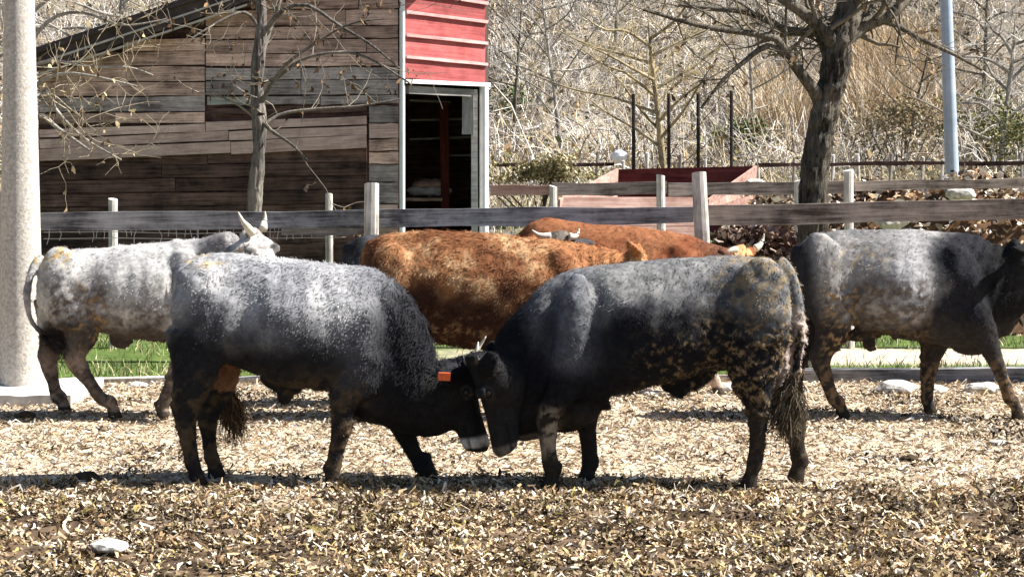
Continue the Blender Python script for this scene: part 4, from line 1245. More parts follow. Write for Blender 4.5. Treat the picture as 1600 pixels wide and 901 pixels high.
panel('end_board', [at(870, 345, WY - 0.6), at(960, 345, BYk - 0.05), at(963, 263, BYk - 0.05), at(872, 311, WY - 0.6)], M['salmon'], nb=4)
panel('end_board', [at(1100, 345, WY - 0.6), at(1172, 345, BYk - 0.05), at(1180, 258, BYk - 0.05), at(1104, 311, WY - 0.6)], M['salmon'], nb=4)
panel('front_board', [at(866, 378, WY - 0.75), at(1094, 378, WY - 0.75), at(1096, 309, WY - 0.5), at(872, 309, WY - 0.5)], M['salmon'], nb=3)
panel('floor_board', [at(872, 380, WY - 0.5), at(1096, 380, WY - 0.5), at(1130, 352, BYk - 0.1), at(964, 352, BYk - 0.1)], M['red_dark'], nb=2)
for pxa, pya in ((990, 148), (1045, 146), (1091, 146), (1143, 142)):
    a = at(pxa, pya, BYk + 0.1)
    round_post('stake', a.x, a.y, 0.0, a.z, 0.024, M['iron'], wag, wo, (0, 0), 0.95, 8)
for sx in (890, 1160):
    for sy in (-0.35, 0.75):
        a = at(sx, 400, WY + sy)
        round_post('leg', a.x if sy < 0 else a.x + (0.5 if sx < 1000 else 0.0), a.y, -0.1, 0.95, 0.05, M['red_dark'], wag, wo)

# ------------------------------------------------------------------ steel lamp post at the right
LY = 26.0
lb = at(1491, 400, LY)
v = []; f = []
for i in range(11):
    t = i / 10
    z = -0.1 + 8.0 * t
    r = 0.105 - 0.045 * t
    for k in range(16):
        a = 2 * math.pi * k / 16
        v.append((-0.034 * z + 0.02 + r * math.cos(a), r * math.sin(a), z))
for i in range(10):
    for k in range(16):
        j = (k + 1) % 16
        f.append((i * 16 + k, i * 16 + j, (i + 1) * 16 + j, (i + 1) * 16 + k))
f.append(tuple(range(160, 176)))
m = bpy.data.meshes.new('metal_pole'); m.from_pydata(v, [], f); m.materials.append(M['metal'])
m.polygons.foreach_set('use_smooth', np.ones(len(m.polygons), bool))
tag(mesh_obj('metal_pole', m, None, (lb.x, LY, gz(lb.x, LY))), 'slim bluish metal pole rising behind the leaf heap', 'pole')

# ------------------------------------------------------------------ trees
def resample(pp, rr, k):
    pp = np.array(pp, float); rr = np.array(rr, float)
    s = spline(np.concatenate([pp, rr[:, None]], 1), 6)
    d = np.r_[0, np.cumsum(np.linalg.norm(np.diff(s[:, :3], axis=0), axis=1))]
    t = np.linspace(0, d[-1], k)
    return np.stack([np.interp(t, d, s[:, i]) for i in range(3)], 1), np.interp(t, d, s[:, 3])

def sprout(path, rad, n, lmin, lmax, K, spread=0.9, up=0.25, t0=0.15, rmul=0.55):
    """side shoots from a branch"""
    out = []
    d = np.gradient(path, axis=0)
    for _ in range(n):
        t = t0 + (1 - t0) * rng.random()
        i = min(len(path) - 1, int(t * (len(path) - 1)))
        dirv = unit(unit(d[i]) * 0.7 + rng.normal(0, spread, 3) * np.array([1, 0.7, 1]) + np.array([0, 0, up]))
        L = lmin + (lmax - lmin) * rng.random()
        pts = [path[i]]
        for k in range(K - 1):
            dirv = unit(dirv + rng.normal(0, 0.22, 3) + np.array([0, 0, up * 0.25]))
            pts.append(pts[-1] + dirv * L / (K - 1))
        r0 = max(0.0028, rad[i] * rmul)
        out.append((np.array(pts), np.linspace(r0, max(0.0018, r0 * 0.3), K)))
    return out

def tube_part(name, branches, mat, parent, org, sides=6, cols=None):
    byk = {}
    for p, r in branches:
        byk.setdefault(len(p), []).append((p, r))
    V, Q, off = [], [], 0
    for k, L in byk.items():
        v, q = tubes(np.array([a for a, _ in L]), np.array([b for _, b in L]), sides)
        V.append(v); Q.append(q + off); off += len(v)
    V = np.concatenate(V) - np.array(org); Q = np.concatenate(Q)
    c = None
    if cols is not None:
        c = np.tile(cols, (len(V), 1)) * (0.7 + 0.6 * vnoise(V, 3, 5))[:, None]
    return mesh_obj(name, fast_mesh(name, V, Q, c, mat), parent)

def leaves(name, pts, size, palette, parent, org, hang=0.6):
    n = len(pts)
    pts = np.array(pts)
    d = unit(rng.normal(0, 0.6, (n, 3)) + np.array([0, 0, -hang]))
    s = unit(np.cross(d, rng.normal(0, 1, (n, 3))))
    L = size * (0.6 + 0.8 * rng.random(n))
    paths = np.stack([pts, pts + d * L[:, None] * 0.5 + rng.normal(0, size * 0.12, (n, 3)), pts + d * L[:, None]], 1)
    v, q = ribbons(paths - np.array(org), s, L[:, None] * np.array([0.08, 0.26, 0.03]))
    c = np.array(palette)[rng.integers(0, len(palette), n)] * (0.6 + 0.7 * rng.random(n))[:, None]
    return tag(mesh_obj(name, fast_mesh(name, v, q, np.repeat(c, 6, 0), M['leaf']), parent), kind='stuff')

def traced_tree(name, label, Y, base_px, limbs, trunk_mat, twig_col, shoots, leafn=0, leafpal=None, leafsize=0.06, twmat=None, flare=True):
    """limbs: list of (list of (px, py, dY, radius px)); the first is the trunk"""
    b = at(base_px, HZ + 1, Y)
    org = np.array([b.x, Y, gz(b.x, Y)])
    root = empty(name, tuple(org), label, 'tree')
    br = []
    for i, L in enumerate(limbs):
        pts = [np.array(at(x, y, Y + dy)) for x, y, dy, r in L]
        rr = [r * Y / F for *_, r in L]
        if i == 0:
            pts[0][2] = org[2] - 0.15
        br.append(resample(pts, rr, 26 if i == 0 else 14))
    br0 = resample(br[0][0], br[0][1], 200)
    tr = tube_part('trunk', [br0], trunk_mat, root, org, 56)
    m = tr.data
    co = np.empty(len(m.vertices) * 3, np.float32); m.vertices.foreach_get('co', co); co = co.reshape(-1, 3)
    cs = co * np.array([1, 1, 0.16])
    nz = ((fbm(co, 5, 3) - 0.5) * 0.07 + (0.5 - np.abs(fbm(cs, 42, 4, 2) - 0.5) * 6) * 0.016) * rr_scale(br[0][1])
    ctr = np.repeat(br0[0] - org, 56, 0)
    dv = unit(co - ctr)
    m.vertices.foreach_set('co', (co + dv * nz[:, None]).astype(np.float32).ravel())
    if len(br) > 1:
        tube_part('limb', br[1:], trunk_mat, root, org, 9)
    tw = []
    lv1 = []
    for i, (p, r) in enumerate(br):
        k = shoots[min(i, len(shoots) - 1)]
        lv1 += sprout(p, r, k, 0.35, 1.1, 8, t0=0.55 if i == 0 else 0.15, rmul=0.4 if i else 0.18)
    lv2 = []
    for p, r in lv1:
        lv2 += sprout(p, r, 5, 0.12, 0.45, 6, t0=0.1)
    tw = lv1 + lv2
    crown = tube_part('crown', tw, M['twig'], root, org, 4, cols=np.array(twig_col))
    if leafn:
        ends = [p[rng.integers(2, len(p))] for p, r in (tw[j] for j in rng.integers(0, len(tw), leafn))]
        leaves('dead_leaves', ends, leafsize, leafpal, root, org)
    return root
def rr_scale(r):
    return float(np.max(r)) / 0.15

DRY = [(0.10, 0.055, 0.03), (0.2, 0.12, 0.06), (0.06, 0.04, 0.03), (0.3, 0.2, 0.1)]
traced_tree('tree', 'thick leaning tree trunk behind the right fence rail, bare forked crown', 17.6, 1266, [
    [(1262, 560, 0, 32), (1266, 420, 0, 24), (1271, 330, 0, 23), (1276, 250, 0, 22), (1287, 180, 0, 21), (1302, 120, 0, 20), (1314, 60, 0, 21), (1328, 0, .05, 18), (1336, -70, .1, 14), (1350, -180, .1, 14), (1345, -300, .1, 8)],
    [(1312, 78, 0, 14), (1288, 50, -.1, 11), (1258, 22, -.15, 9.5), (1222, -2, -.2, 8), (1180, -40, -.3, 6), (1130, -90, -.3, 5)],
    [(1318, 62, 0, 15), (1350, 40, .15, 12), (1388, 24, .2, 10), (1420, -5, .3, 9), (1450, -50, .3, 6)],
    [(1284, 160, 0, 13), (1268, 135, -.1, 10), (1246, 110, -.2, 8), (1235, 90, -.25, 7), (1215, 62, -.3, 6), (1170, 52, -.4, 5), (1100, 42, -.5, 4), (1005, 15, -.6, 2.5)],
    [(1236, 92, -.25, 6), (1200, 72, -.3, 5), (1165, 95, -.35, 4), (1130, 125, -.4, 3), (1095, 170, -.4, 2)],
    [(1280, 50, -.1, 7), (1225, 45, .1, 5), (1170, 20, .2, 5), (1110, 14, .3, 4), (1060, 8, .3, 3)],
    [(1372, 30, .2, 6), (1405, 42, .3, 5), (1440, 62, .3, 4), (1490, 85, .3, 3), (1535, 110, .3, 2)],
    [(1300, 110, 0, 8), (1275, 40, .3, 7), (1262, -10, .4, 6), (1240, -80, .5, 4)],
    [(1335, 5, 0, 8), (1375, -30, -.2, 6), (1440, -60, -.3, 4)],
], M['bark'], (0.14, 0.12, 0.09), [10, 12, 12, 12, 8, 8, 10, 8, 8], 260, DRY)

traced_tree('sapling', 'slender grey sapling in front of the plank shed, dead leaves hanging', 18.2, 396, [
    [(396, 560, 0, 13), (397, 400, 0, 11), (399, 310, 0, 11), (404, 240, 0, 10), (405, 190, 0, 11.5), (401, 130, 0, 9), (405, 80, 0, 9.5), (410, 30, 0, 8), (404, -20, 0, 7), (402, -120, 0, 5)],
    [(407, 165, 0, 4), (425, 130, -.1, 3.2), (450, 98, -.2, 2.8), (490, 70, -.3, 2.2), (545, 38, -.35, 1.6), (600, 30, -.4, 1)],
    [(406, 60, 0, 4), (440, 18, -.2, 3.4), (480, 8, -.25, 3), (530, 40, -.3, 2.5), (580, 70, -.3, 2), (625, 108, -.35, 1.3)],
    [(407, 200, 0, 3.6), (440, 178, .1, 2.8), (500, 170, .1, 2.2), (560, 166, .1, 1.8), (625, 155, .1, 1.3)],
    [(405, 100, 0, 5), (420, 50, .1, 4), (435, 10, .1, 3), (445, -40, .1, 2)],
    [(404, 185, 0, 4), (425, 205, -.1, 3), (455, 225, -.2, 2), (480, 250, -.2, 1.4)],
    [(407, 50, 0, 3.4), (385, 20, -.1, 2.6), (350, 30, -.2, 2), (300, 60, -.3, 1.3)],
    [(430, 125, -.1, 3), (480, 90, -.2, 2.5), (560, 85, -.3, 2), (640, 130, -.3, 1.4)],
], M['bark_grey'], (0.2, 0.175, 0.14), [2, 4, 4, 4, 3, 3, 3, 4], 300, DRY[:3], 0.06)

traced_tree('tree', 'bare tree behind the concrete pole, twigs drooping across the shed', 17.4, 30, [
    [(30, 600, 0, 14), (30, 400, 0, 12), (32, 260, 0, 11), (34, 150, 0, 10), (36, 50, 0, 9), (40, -60, 0, 7), (45, -160, 0, 4)],
    [(34, 170, 0, 4), (60, 130, -.1, 3.2), (100, 115, -.2, 2.5), (150, 120, -.3, 1.8), (215, 135, -.3, 1.2)],
    [(34, 200, 0, 4.5), (65, 140, 0, 3.6), (90, 175, .1, 2.8), (130, 215, .1, 2), (190, 250, .1, 1.2)],
    [(36, 110, 0, 4), (80, 95, 0, 3), (140, 105, 0, 2.2), (200, 105, 0, 1.6), (240, 118, 0, 1)],
    [(36, 80, 0, 4), (80, 30, 0, 3), (130, 20, 0, 2.2), (190, 40, 0, 1.6), (260, 30, 0, 1)],
    [(34, 220, 0, 5), (60, 180, 0, 4), (90, 200, -.1, 3), (140, 235, -.1, 2)],
    [(38, 30, 0, 4), (90, -10, 0, 3), (150, -20, 0, 2), (220, 10, 0, 1.2)],
], M['bark_pale'], (0.3, 0.25, 0.18), [2, 7, 8, 5, 2, 7, 1], 120, [(0.3, 0.22, 0.12), (0.45, 0.36, 0.2), (0.14, 0.1, 0.06)], 0.06)

def wild_tree(name, label, px, Y, top, r, mat, tcol, seed, lean=0.0, nl=9, shoots=7, spread=1.0):
    global rng
    keep = rng; rng = np.random.default_rng(seed)
    b = at(px, HZ, Y)
    g = HZ + (CH - gz(b.x, Y)) * F / Y
    H = g - top
    trunk = [(px, g + 10, 0, r), (px + lean * 0.2 * H, g - 0.2 * H, 0, r * 0.9), (px + lean * 0.45 * H, g - 0.45 * H, 0, r * 0.7), (px + lean * 0.8 * H, g - 0.75 * H, 0, r * 0.45), (px + lean * H, top, 0, r * 0.15)]
    limbs = [trunk]
    for k in range(nl):
        t = 0.25 + 0.65 * k / nl
        x0 = px + lean * t * H; y0 = g - t * H
        sg = 1 if k % 2 else -1
        ln = H * (0.5 - 0.25 * t) * spread * (0.7 + 0.6 * rng.random())
        an = rng.uniform(0.2, 1.0)
        x1, y1 = x0 + sg * ln * math.cos(an), y0 - ln * math.sin(an)
        dy = rng.normal(0, 0.8)
        limbs.append([(x0, y0, 0, r * 0.45), ((x0 * 2 + x1) / 3 + rng.normal(0, 4), (y0 * 2 + y1) / 3 + rng.normal(0, 5), dy * .4, r * 0.35), ((x0 + 2 * x1) / 3 + rng.normal(0, 5), (y0 + 2 * y1) / 3 + rng.normal(0, 6), dy * .7, r * 0.25), (x1, y1, dy, r * 0.1)])
    o = traced_tree(name, label, Y, px, limbs, mat, tcol, [shoots], 0)
    rng = keep
    return o
YT = (0.42, 0.31, 0.13); GT = (0.36, 0.33, 0.3); WT = (0.62, 0.58, 0.52); BT = (0.1, 0.08, 0.06)
wild_tree('tree', 'yellow lichened spreading tree behind the four dark stakes', 1040, 40, 20, 6, M['bark_yellow'], (0.36, 0.29, 0.17), 11, -0.1, 14, 10, 1.6)
wild_tree('tree', 'pale thin tree between the shed and the blue bundle', 880, 46, -30, 3.6, M['bark_pale'], WT, 12, -0.12, 12, 9, 1.2)
wild_tree('tree', 'dark thin tree just right of the red boards', 800, 50, -60, 3, M['bark'], BT, 13, 0.06, 12, 9)
wild_tree('tree', 'whitish crooked tree at the far right edge', 1560, 42, 30, 6, M['bark_pale'], WT, 14, 0.1, 12, 9, 1.3)
wild_tree('tree', 'grey thin tree on the slope left of the thick trunk', 1180, 48, -20, 3.2, M['bark_pale'], GT, 15, -0.05, 12, 9)
wild_tree('tree', 'yellowish tree above the roof beside the sapling', 330, 44, -90, 6, M['bark_yellow'], YT, 16, 0.05, 10, 9)
wild_tree('tree', 'pale tree above the low left end of the roof', 185, 48, -80, 7, M['bark_pale'], WT, 17, 0.02, 12, 9)
wild_tree('tree', 'grey tree right of the slim metal pole', 1535, 52, -80, 4, M['bark'], GT, 18, 0.03, 12, 9)
wild_tree('tree', 'dark twisted tree between the thick trunk and the metal pole', 1410, 46, 40, 3, M['bark'], BT, 19, 0.2, 9, 8)
wild_tree('tree', 'tall pale tree behind the yellow lichened tree', 960, 58, -90, 3.6, M['bark_pale'], GT, 20, 0.05, 12, 9)

# ------------------------------------------------------------------ brush on the slope
def brush(name, n, y0, y1, lmin, lmax, rmin, rmax, pal, label, cat, clump=3.0, lean=0.5, xlim=None, K=5, zlift=0.0):
    y = y0 + (y1 - y0) * rng.random(n) ** 1.1
    x = (rng.random(n) * 2 - 1) * (0.28 * y + 4)
    if xlim is not None:
        x = (xlim[0] + (xlim[1] - xlim[0]) * rng.random(n) - 800) * y / F
    p = np.stack([x, y, 0 * x], -1)
    dens = fbm(p, 0.45, 77)
    keep = rng.random(n) < sstep(0.3, 0.6, dens) * 0.85 + 0.15
    x, y, p, dens = x[keep], y[keep], p[keep], dens[keep]
    n = len(x)
    z = terrain(x, y)
    L = lmin + (lmax - lmin) * rng.random(n) * (0.4 + 0.8 * dens)
    d = unit(np.stack([rng.normal(0, lean, n), rng.normal(0, lean, n), np.ones(n)], -1))
    cur = np.stack([x, y, z - 0.05 + zlift * rng.random(n) * L], -1)
    paths = [cur]
    drift = rng.normal(0, 0.35, (n, 3))
    for k in range(K - 1):
        d = unit(d + drift * 0.5 + rng.normal(0, 0.3, (n, 3)) + np.array([0, 0, -0.08 * k]))
        cur = cur + d * (L / (K - 1))[:, None]
        paths.append(cur)
    paths = np.stack(paths, 1)
    r0 = rmin + (rmax - rmin) * rng.random(n) ** 2
    rad = r0[:, None] * np.linspace(1, 0.35, K)
    v, q = tubes(paths, rad, 3)
    pal = np.array(pal)
    ci = np.clip((fbm(p, 0.7, 79) * 1.6 - 0.3 + rng.normal(0, 0.22, n)) * len(pal), 0, len(pal) - 1).astype(int)
    c = pal[ci] * (0.55 + 0.8 * rng.random(n))[:, None]
    m = fast_mesh(name, v, q, np.repeat(c, K * 3, 0), M['twig'])
    return tag(mesh_obj(name, m), label, cat, kind='stuff')
BP = [(0.06, 0.05, 0.045), (0.46, 0.42, 0.39), (0.78, 0.75, 0.7), (0.2, 0.165, 0.14), (0.66, 0.62, 0.56), (0.5, 0.4, 0.26), (0.38, 0.34, 0.31), (0.6, 0.5, 0.32), (0.76, 0.72, 0.66), (0.14, 0.12, 0.09), (0.55, 0.5, 0.45)]
brush('brush', 36000, 43, 64, 0.4, 2.6, 0.008, 0.026, BP, 'tangled bare brush covering the slope', 'brush')
brush('brush', 20000, 62, 95, 0.8, 3.6, 0.014, 0.04, BP, 'greyer bare brush high on the slope', 'brush')
brush('brush', 7000, 31, 44, 0.3, 1.1, 0.005, 0.012, BP, 'low dry scrub at the foot of the slope', 'brush')

def slope_leaves(n):
    y = 42 + 50 * rng.random(n) ** 1.2
    x = (rng.random(n) * 2 - 1) * (0.28 * y + 4)
    k = fbm(np.stack([x, y, 0 * x], -1), 0.5, 31) > 0.45
    x, y = x[k], y[k]
    pts = np.stack([x, y, terrain(x, y) + 0.05 + 0.8 * rng.random(len(x)) ** 3], -1)
    o = leaves('dead_leaves', pts, 0.17, [(0.3, 0.2, 0.11), (0.46, 0.34, 0.18), (0.12, 0.08, 0.05), (0.5, 0.42, 0.3), (0.16, 0.17, 0.06)], None, (0, 0, 0), 0.1)
    tag(o, 'dead leaves caught in the brush on the slope', 'leaves', kind='stuff')
slope_leaves(26000)

def grass(name, n, y0, y1, hmin, hmax, wd, pal, label, xlim=None, mat='grass', dens=True, lean=0.35, zfun=terrain):
    y = y0 + (y1 - y0) * rng.random(n)
    x = (rng.random(n) * 2 - 1) * (0.28 * y + 2)
    if xlim is not None:
        x = (xlim[0] + (xlim[1] - xlim[0]) * rng.random(n) - 800) * y / F
    p = np.stack([x, y, 0 * x], -1)
    if dens:
        k = rng.random(n) < sstep(0.3, 0.55, fbm(p, 1.2, 88))
        onpath = (y > 17.9) & (y < 19.4) & (x > -0.8)
        k &= ~onpath | (rng.random(n) < 0.06)
        x, y, p = x[k], y[k], p[k]; n = len(x)
    z = zfun(x, y)
    h = hmin + (hmax - hmin) * rng.random(n)
    d = np.stack([rng.normal(0, lean, n), rng.normal(0, lean, n), np.ones(n)], -1)
    b = np.stack([x, y, z - 0.01], -1)
    p1 = b + d * h[:, None] * 0.55; d[:, :2] *= 1.8
    p2 = b + d * h[:, None] * np.array([0.9, 0.9, 1.0])
    yaw = rng.random(n) * 6.283
    s = np.stack([np.cos(yaw), np.sin(yaw), 0 * yaw], -1)
    v, q = ribbons(np.stack([b, p1, p2], 1), s, np.full((n, 1), wd) * np.array([1, 0.8, 0.15]))
    c = np.array(pal)[rng.integers(0, len(pal), n)] * (0.6 + 0.8 * rng.random(n))[:, None]
    return tag(mesh_obj(name, fast_mesh(name, v, q, np.repeat(c, 6, 0), M[mat])), label, 'grass', kind='stuff')
GP = [(0.07, 0.13, 0.028), (0.11, 0.17, 0.045), (0.05, 0.09, 0.02), (0.18, 0.2, 0.075), (0.34, 0.3, 0.16), (0.42, 0.36, 0.22)]
TP = [(0.42, 0.34, 0.2), (0.5, 0.42, 0.27), (0.32, 0.25, 0.13), (0.25, 0.24, 0.1), (0.55, 0.48, 0.36)]
grass('grass', 26000, 16.75, 24, 0.04, 0.13, 0.005, GP, 'green grass beyond the paddock fence')
grass('grass', 12000, 24, 33, 0.06, 0.2, 0.008, GP, 'green grass strip beside the shed', dens=False)
grass('dry_grass', 22000, 32, 50, 0.15, 0.6, 0.010, TP, 'dry tan grass at the foot of the slope')
grass('reeds', 6000, 50, 58, 0.8, 2.2, 0.022, [(0.6, 0.46, 0.29), (0.7, 0.58, 0.42), (0.48, 0.35, 0.2), (0.6, 0.55, 0.48), (0.3, 0.24, 0.17)], 'tall golden reeds between thick trunk and metal pole', (1335, 1475), dens=False, lean=0.3)
grass('reeds', 2500, 50, 56, 0.6, 1.8, 0.022, [(0.55, 0.44, 0.3), (0.45, 0.36, 0.24)], 'golden dry reeds left of the thick trunk', (1160, 1260), dens=False, lean=0.2)

def bush(name, label, px, py, Y, rx, rz, n, pal, size=0.07, ry=None):
    c = at(px, py, Y)
    g = gz(c.x, Y)
    org = np.array([c.x, Y, g])
    root = empty(name, tuple(org), label, 'bush')
    n = int(n * 2.2); size = size * 0.55
    cen = unit(rng.normal(0, 1, (26, 3))) * (0.2 + rng.random(26) * 1.0)[:, None]
    u = cen[rng.integers(0, 26, n)] + unit(rng.normal(0, 1, (n, 3))) * (rng.random(n) ** 0.5)[:, None] * 0.36
    k = np.ones(n)
    pts = u * k[:, None] * np.array([rx, ry or rx, rz]) + np.array([c.x, Y, c.z])
    pts = pts[pts[:, 2] > g]
    leaves('foliage', pts, size, pal, root, org, 0.1)
    st = []
    for _ in range(14):
        e = pts[rng.integers(0, len(pts))]
        mid = (org + e) / 2 + rng.normal(0, 0.08, 3)
        st.append(resample([org - np.array([0, 0, 0.05]), mid, e], [0.02, 0.014, 0.005], 7))
    tube_part('stem', st, M['bark'], root, org, 5)
    return root
EV = [(0.02, 0.05, 0.015), (0.04, 0.09, 0.02), (0.07, 0.12, 0.03), (0.03, 0.06, 0.02)]
OL = [(0.12, 0.13, 0.04), (0.2, 0.19, 0.07), (0.08, 0.1, 0.03), (0.28, 0.25, 0.12)]
bush('bush', 'dark evergreen bush behind the rightmost dark stake', 1152, 212, 47, 0.62, 0.55, 700, EV + OL, 0.15)
bush('bush', 'olive green bush right of the metal pole', 1545, 195, 45, 1.1, 0.8, 900, OL, 0.16)
bush('bush', 'brownish scrub bush between thick trunk and metal pole', 1410, 190, 44, 1.0, 0.9, 800, [(0.2, 0.16, 0.1), (0.14, 0.12, 0.06), (0.26, 0.2, 0.12)], 0.14)
bush('bush', 'low dry tan hedge right of the shed door post', 845, 272, 33, 1.1, 0.28, 2600, TP + TP + OL, 0.11, 0.5)
bush('bush', 'dark green scrub low on the slope beside the red boards', 805, 160, 54, 0.9, 0.6, 260, OL + EV, 0.17)
bush('bush', 'olive scrub at the far right edge above the leaf heap', 1610, 215, 40, 0.9, 0.7, 800, OL, 0.14)

# ------------------------------------------------------------------ leaf heap and rubble at the right, straw bale heap
def heap(name, label, cat, cx, cy, rx, ry, h, pal, nleaf, lsize, base):
    org = np.array([cx, cy, gz(cx, cy)])
    N, R = 40, 14
    v = []
    for i in range(R + 1):
        t = i / R
        for k in range(N):
            a = 2 * math.pi * k / N
            v.append((rx * t * math.cos(a), ry * t * math.sin(a), h * (1 - t * t) ** 1.2 - 0.06))
    v = np.array(v)
    v[:, 2] += (fbm(v + cx, 1.6, 15) - 0.5) * h * 0.7 * (1 - (v[:, 0] / rx) ** 2 - (v[:, 1] / ry) ** 2)
    idx = np.arange((R + 1) * N).reshape(R + 1, N)
    q = np.stack([idx[:-1], np.roll(idx[:-1], -1, 1), np.roll(idx[1:], -1, 1), idx[1:]], -1).reshape(-1, 4)
    c = np.tile(base, (len(v), 1)) * (0.5 + fbm(v, 5, 16))[:, None]
    o = mesh_obj(name, fast_mesh(name, v, q[:, ::-1], c, M['straw_heap']), None, org)
    tag(o, label, cat)
    pick = v[rng.integers(0, len(v), nleaf)] + rng.normal(0, 0.06, (nleaf, 3)) * np.array([2, 2, 0.3])
    t = np.clip((pick[:, 0] / rx) ** 2 + (pick[:, 1] / ry) ** 2, 0, 1)
    d = unit(rng.normal(0, 1, (nleaf, 3)) * np.array([1, 1, 0.5])); s = unit(np.cross(d, rng.normal(0, 1, (nleaf, 3))))
    L = lsize * (0.5 + rng.random(nleaf))
    paths = np.stack([pick - d * L[:, None] * .5, pick + rng.normal(0, lsize * .12, (nleaf, 3)), pick + d * L[:, None] * .5], 1)
    vv, qq = ribbons(paths, s, L[:, None] * np.array([0.1, 0.3, 0.06]))
    cc = np.array(pal)[rng.integers(0, len(pal), nleaf)] * (0.5 + 0.9 * rng.random(nleaf))[:, None]
    tag(mesh_obj('leaf_layer', fast_mesh('leaf_layer', vv, qq, np.repeat(cc, 6, 0), M['leaf']), o), kind='stuff')
    return o
LP = [(0.56, 0.42, 0.28), (0.74, 0.67, 0.58), (0.42, 0.27, 0.15), (0.28, 0.16, 0.09), (0.55, 0.43, 0.3), (0.12, 0.08, 0.05), (0.66, 0.58, 0.48), (0.06, 0.04, 0.03)]
c = at(1540, 300, 22.3)
heap('leaf_heap', 'big heap of rusty dead leaves behind the right rails', 'leaf heap', c.x, 22.3, 1.9, 1.5, 1.72, LP, 9000, 0.085, (0.12, 0.07, 0.04))
c = at(1390, 300, 23.6)
heap('leaf_heap', 'lower leaf heap right of the thick tree trunk', 'leaf heap', c.x, 23.6, 1.7, 1.4, 1.62, LP, 7000, 0.085, (0.12, 0.07, 0.04))
c = at(1225, 300, 23.0)
heap('leaf_heap', 'leaf heap between the red feed box and thick trunk', 'leaf heap', c.x, 23.0, 0.75, 0.8, 1.55, LP, 3500, 0.08, (0.12, 0.07, 0.04))
c = at(1175, 400, 18.2)
heap('straw_bale', 'shaggy dark brown bale of old straw under the rail', 'straw bale', c.x, 18.1, 0.58, 0.5, 1.42, [(0.12, 0.07, 0.055), (0.2, 0.13, 0.1), (0.07, 0.04, 0.03), (0.3, 0.22, 0.18)], 7000, 0.075, (0.08, 0.05, 0.04))

def rock(name, label, cat, loc, r, mat, sq=(1, 1, 0.6), sub=3, amp=0.35):
    bm = bmesh.new(); bmesh.ops.create_icosphere(bm, subdivisions=sub, radius=1.0)
    co = np.array([v.co[:] for v in bm.verts])
    k = 1 + amp * (fbm(co + loc[0] * 3.1, 1.6, 55) - 0.5) * 2
    for v_, q_, kk in zip(bm.verts, co, k):
        v_.co = Vector((q_[0] * sq[0], q_[1] * sq[1], q_[2] * sq[2])) * (kk * r)
    m = bpy.data.meshes.new(name); bm.to_mesh(m); bm.free(); m.materials.append(mat)
    o = mesh_obj(name, m, None, loc)
    return tag(o, label, cat)
def ground_at(px, py):
    Y = F * CH / (py - HZ)
    x = (px - 800) * Y / F
    return (x, Y, gz(x, Y))
for px_, py_, r, lab in ((1404, 612, 0.16, 'large white stone before the ground beam under the walking bull'),
                     (1462, 612, 0.1, 'small white stone beside the walking bull\'s straight foreleg'),
                     (1535, 612, 0.14, 'flat pale stone in front of the ground beam at the right'),
                     (1135, 612, 0.13, 'pale stone seen behind the dark bull\'s belly'),
                     (1015, 618, 0.08, 'small pale stone behind the dark bull\'s elbow'),
                     (168, 862, 0.09, 'flat pale clod in the foreground straw at lower left'),
                     (1560, 694, 0.06, 'small whitish stone on the straw at the right edge'),
                     (690, 612, 0.09, 'small pale stone behind the pale-backed bull\'s dewlap'),
                     (215, 605, 0.08, 'pale stone under the belly of the pale whitish bull')):
    g = ground_at(px_, py_)
    rock('stone', lab, 'stone', (g[0], g[1], g[2] + r * 0.15), r, M['stone'], (1.1, 1, 0.45))
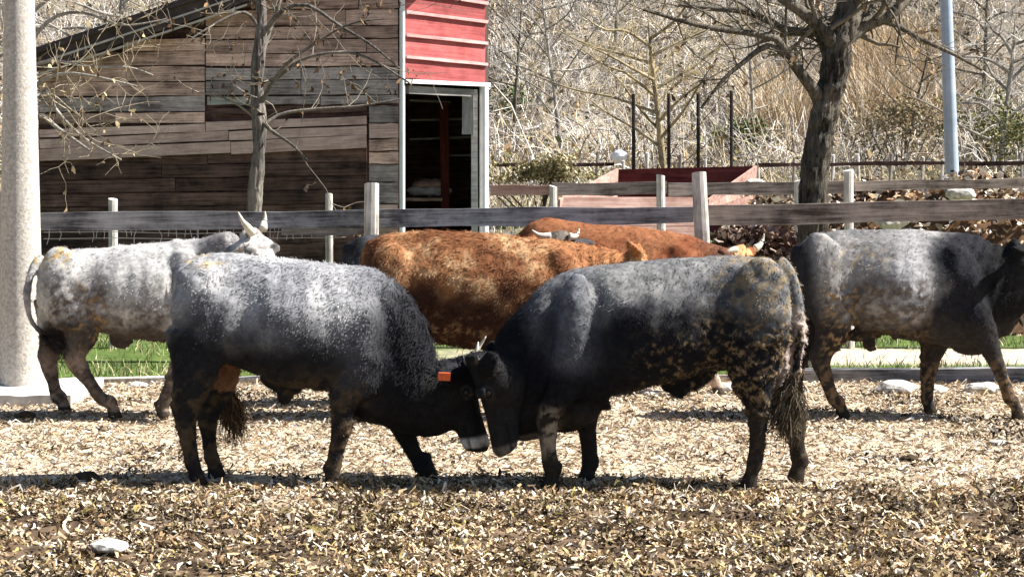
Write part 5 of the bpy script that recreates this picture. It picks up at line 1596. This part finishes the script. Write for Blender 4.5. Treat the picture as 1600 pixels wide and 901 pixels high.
for px_, py_, r, lab in ((132, 757, 0.085, 'dark dung lump on the shadow at the left'),
                     (40, 655, 0.07, 'dark clod by the concrete slab'),
                     (985, 770, 0.05, 'dark clod on the shadow right of the butting pair'),
                     (1090, 760, 0.05, 'brown clod beside the dark bull\'s hind hoof'),
                     (1420, 722, 0.05, 'brown clod alone on the straw at the right')):
    g = ground_at(px_, py_)
    rock('clod', lab, 'dung', (g[0], g[1], g[2] + r * 0.2), r, M['dung'], (1.1, 1, 0.8))
# rubble in the leaf heaps
for px_, py_, Y, r, lab in ((1180, 289, 21.6, 0.1, 'pale stone beside the red feed box'), (1395, 345, 20.6, 0.13, 'large pale rock between the right rails'),
                        (1500, 304, 20.8, 0.12, 'pale rock among the rusty leaves at the right')):
    a = at(px_, py_, Y)
    o = rock('rock', lab, 'rock', (a.x, a.y, a.z), r, M['stone'], (1.3, 1, 0.7))
# bundle and white tank far up the slope
a = at(922, 192, 47)
o = rock('tarp_bundle', 'blue and white tarpaulin bundle lying on the slope', 'tarp', (a.x, a.y, gz(a.x, 47) + 0.1), 0.38, M['blue_plastic'], (1.2, 0.8, 0.5))
bz = gz(a.x, 47) + 0.1
sheet = rock('sheet', None, None, (0, 0, 0), 0.38, M['white_plastic'], (1.15, 0.8, 0.35))
sheet.parent = o; sheet.location = (-0.12, -0.02, 0.13)
a = at(968, 244, 40)
rock('plastic_canister', 'rounded white plastic canister on the grass left of the stakes', 'canister', (a.x, a.y, a.z), 0.17, M['white_plastic'], (1.0, 0.9, 0.85), 3, 0.12)

# far wire fence along the foot of the slope
hy = 38.0
ho = (0, hy, 0)
ff = empty('far_fence', (0, hy, 0), 'thin far fence with dark top rail at the slope foot', 'fence')
for x0, x1 in ((770, 960), (1180, 1330), (1330, 1480), (1480, 1640)):
    fence_rail(x0, 258 - (2 if x0 > 1300 else 0), x1, 257 - (2 if x0 > 1300 else 0), hy, 0.07, M['plank_dark'], par=ff, org=ho)
for k, pxl in enumerate((778, 830, 880, 930, 975, 1010, 1060, 1105, 1185, 1240, 1300, 1345, 1390, 1440, 1470, 1520, 1560, 1600)):
    p = at(pxl, 246 + random.uniform(-8, 6), hy)
    round_post('post', p.x, hy + 0.08, gz(p.x, hy) - 0.2, p.z, 0.035, M['post'] if k % 3 else M['bark_pale'], ff, ho, (random.uniform(-.08, .08), 0), 0.9, 7)
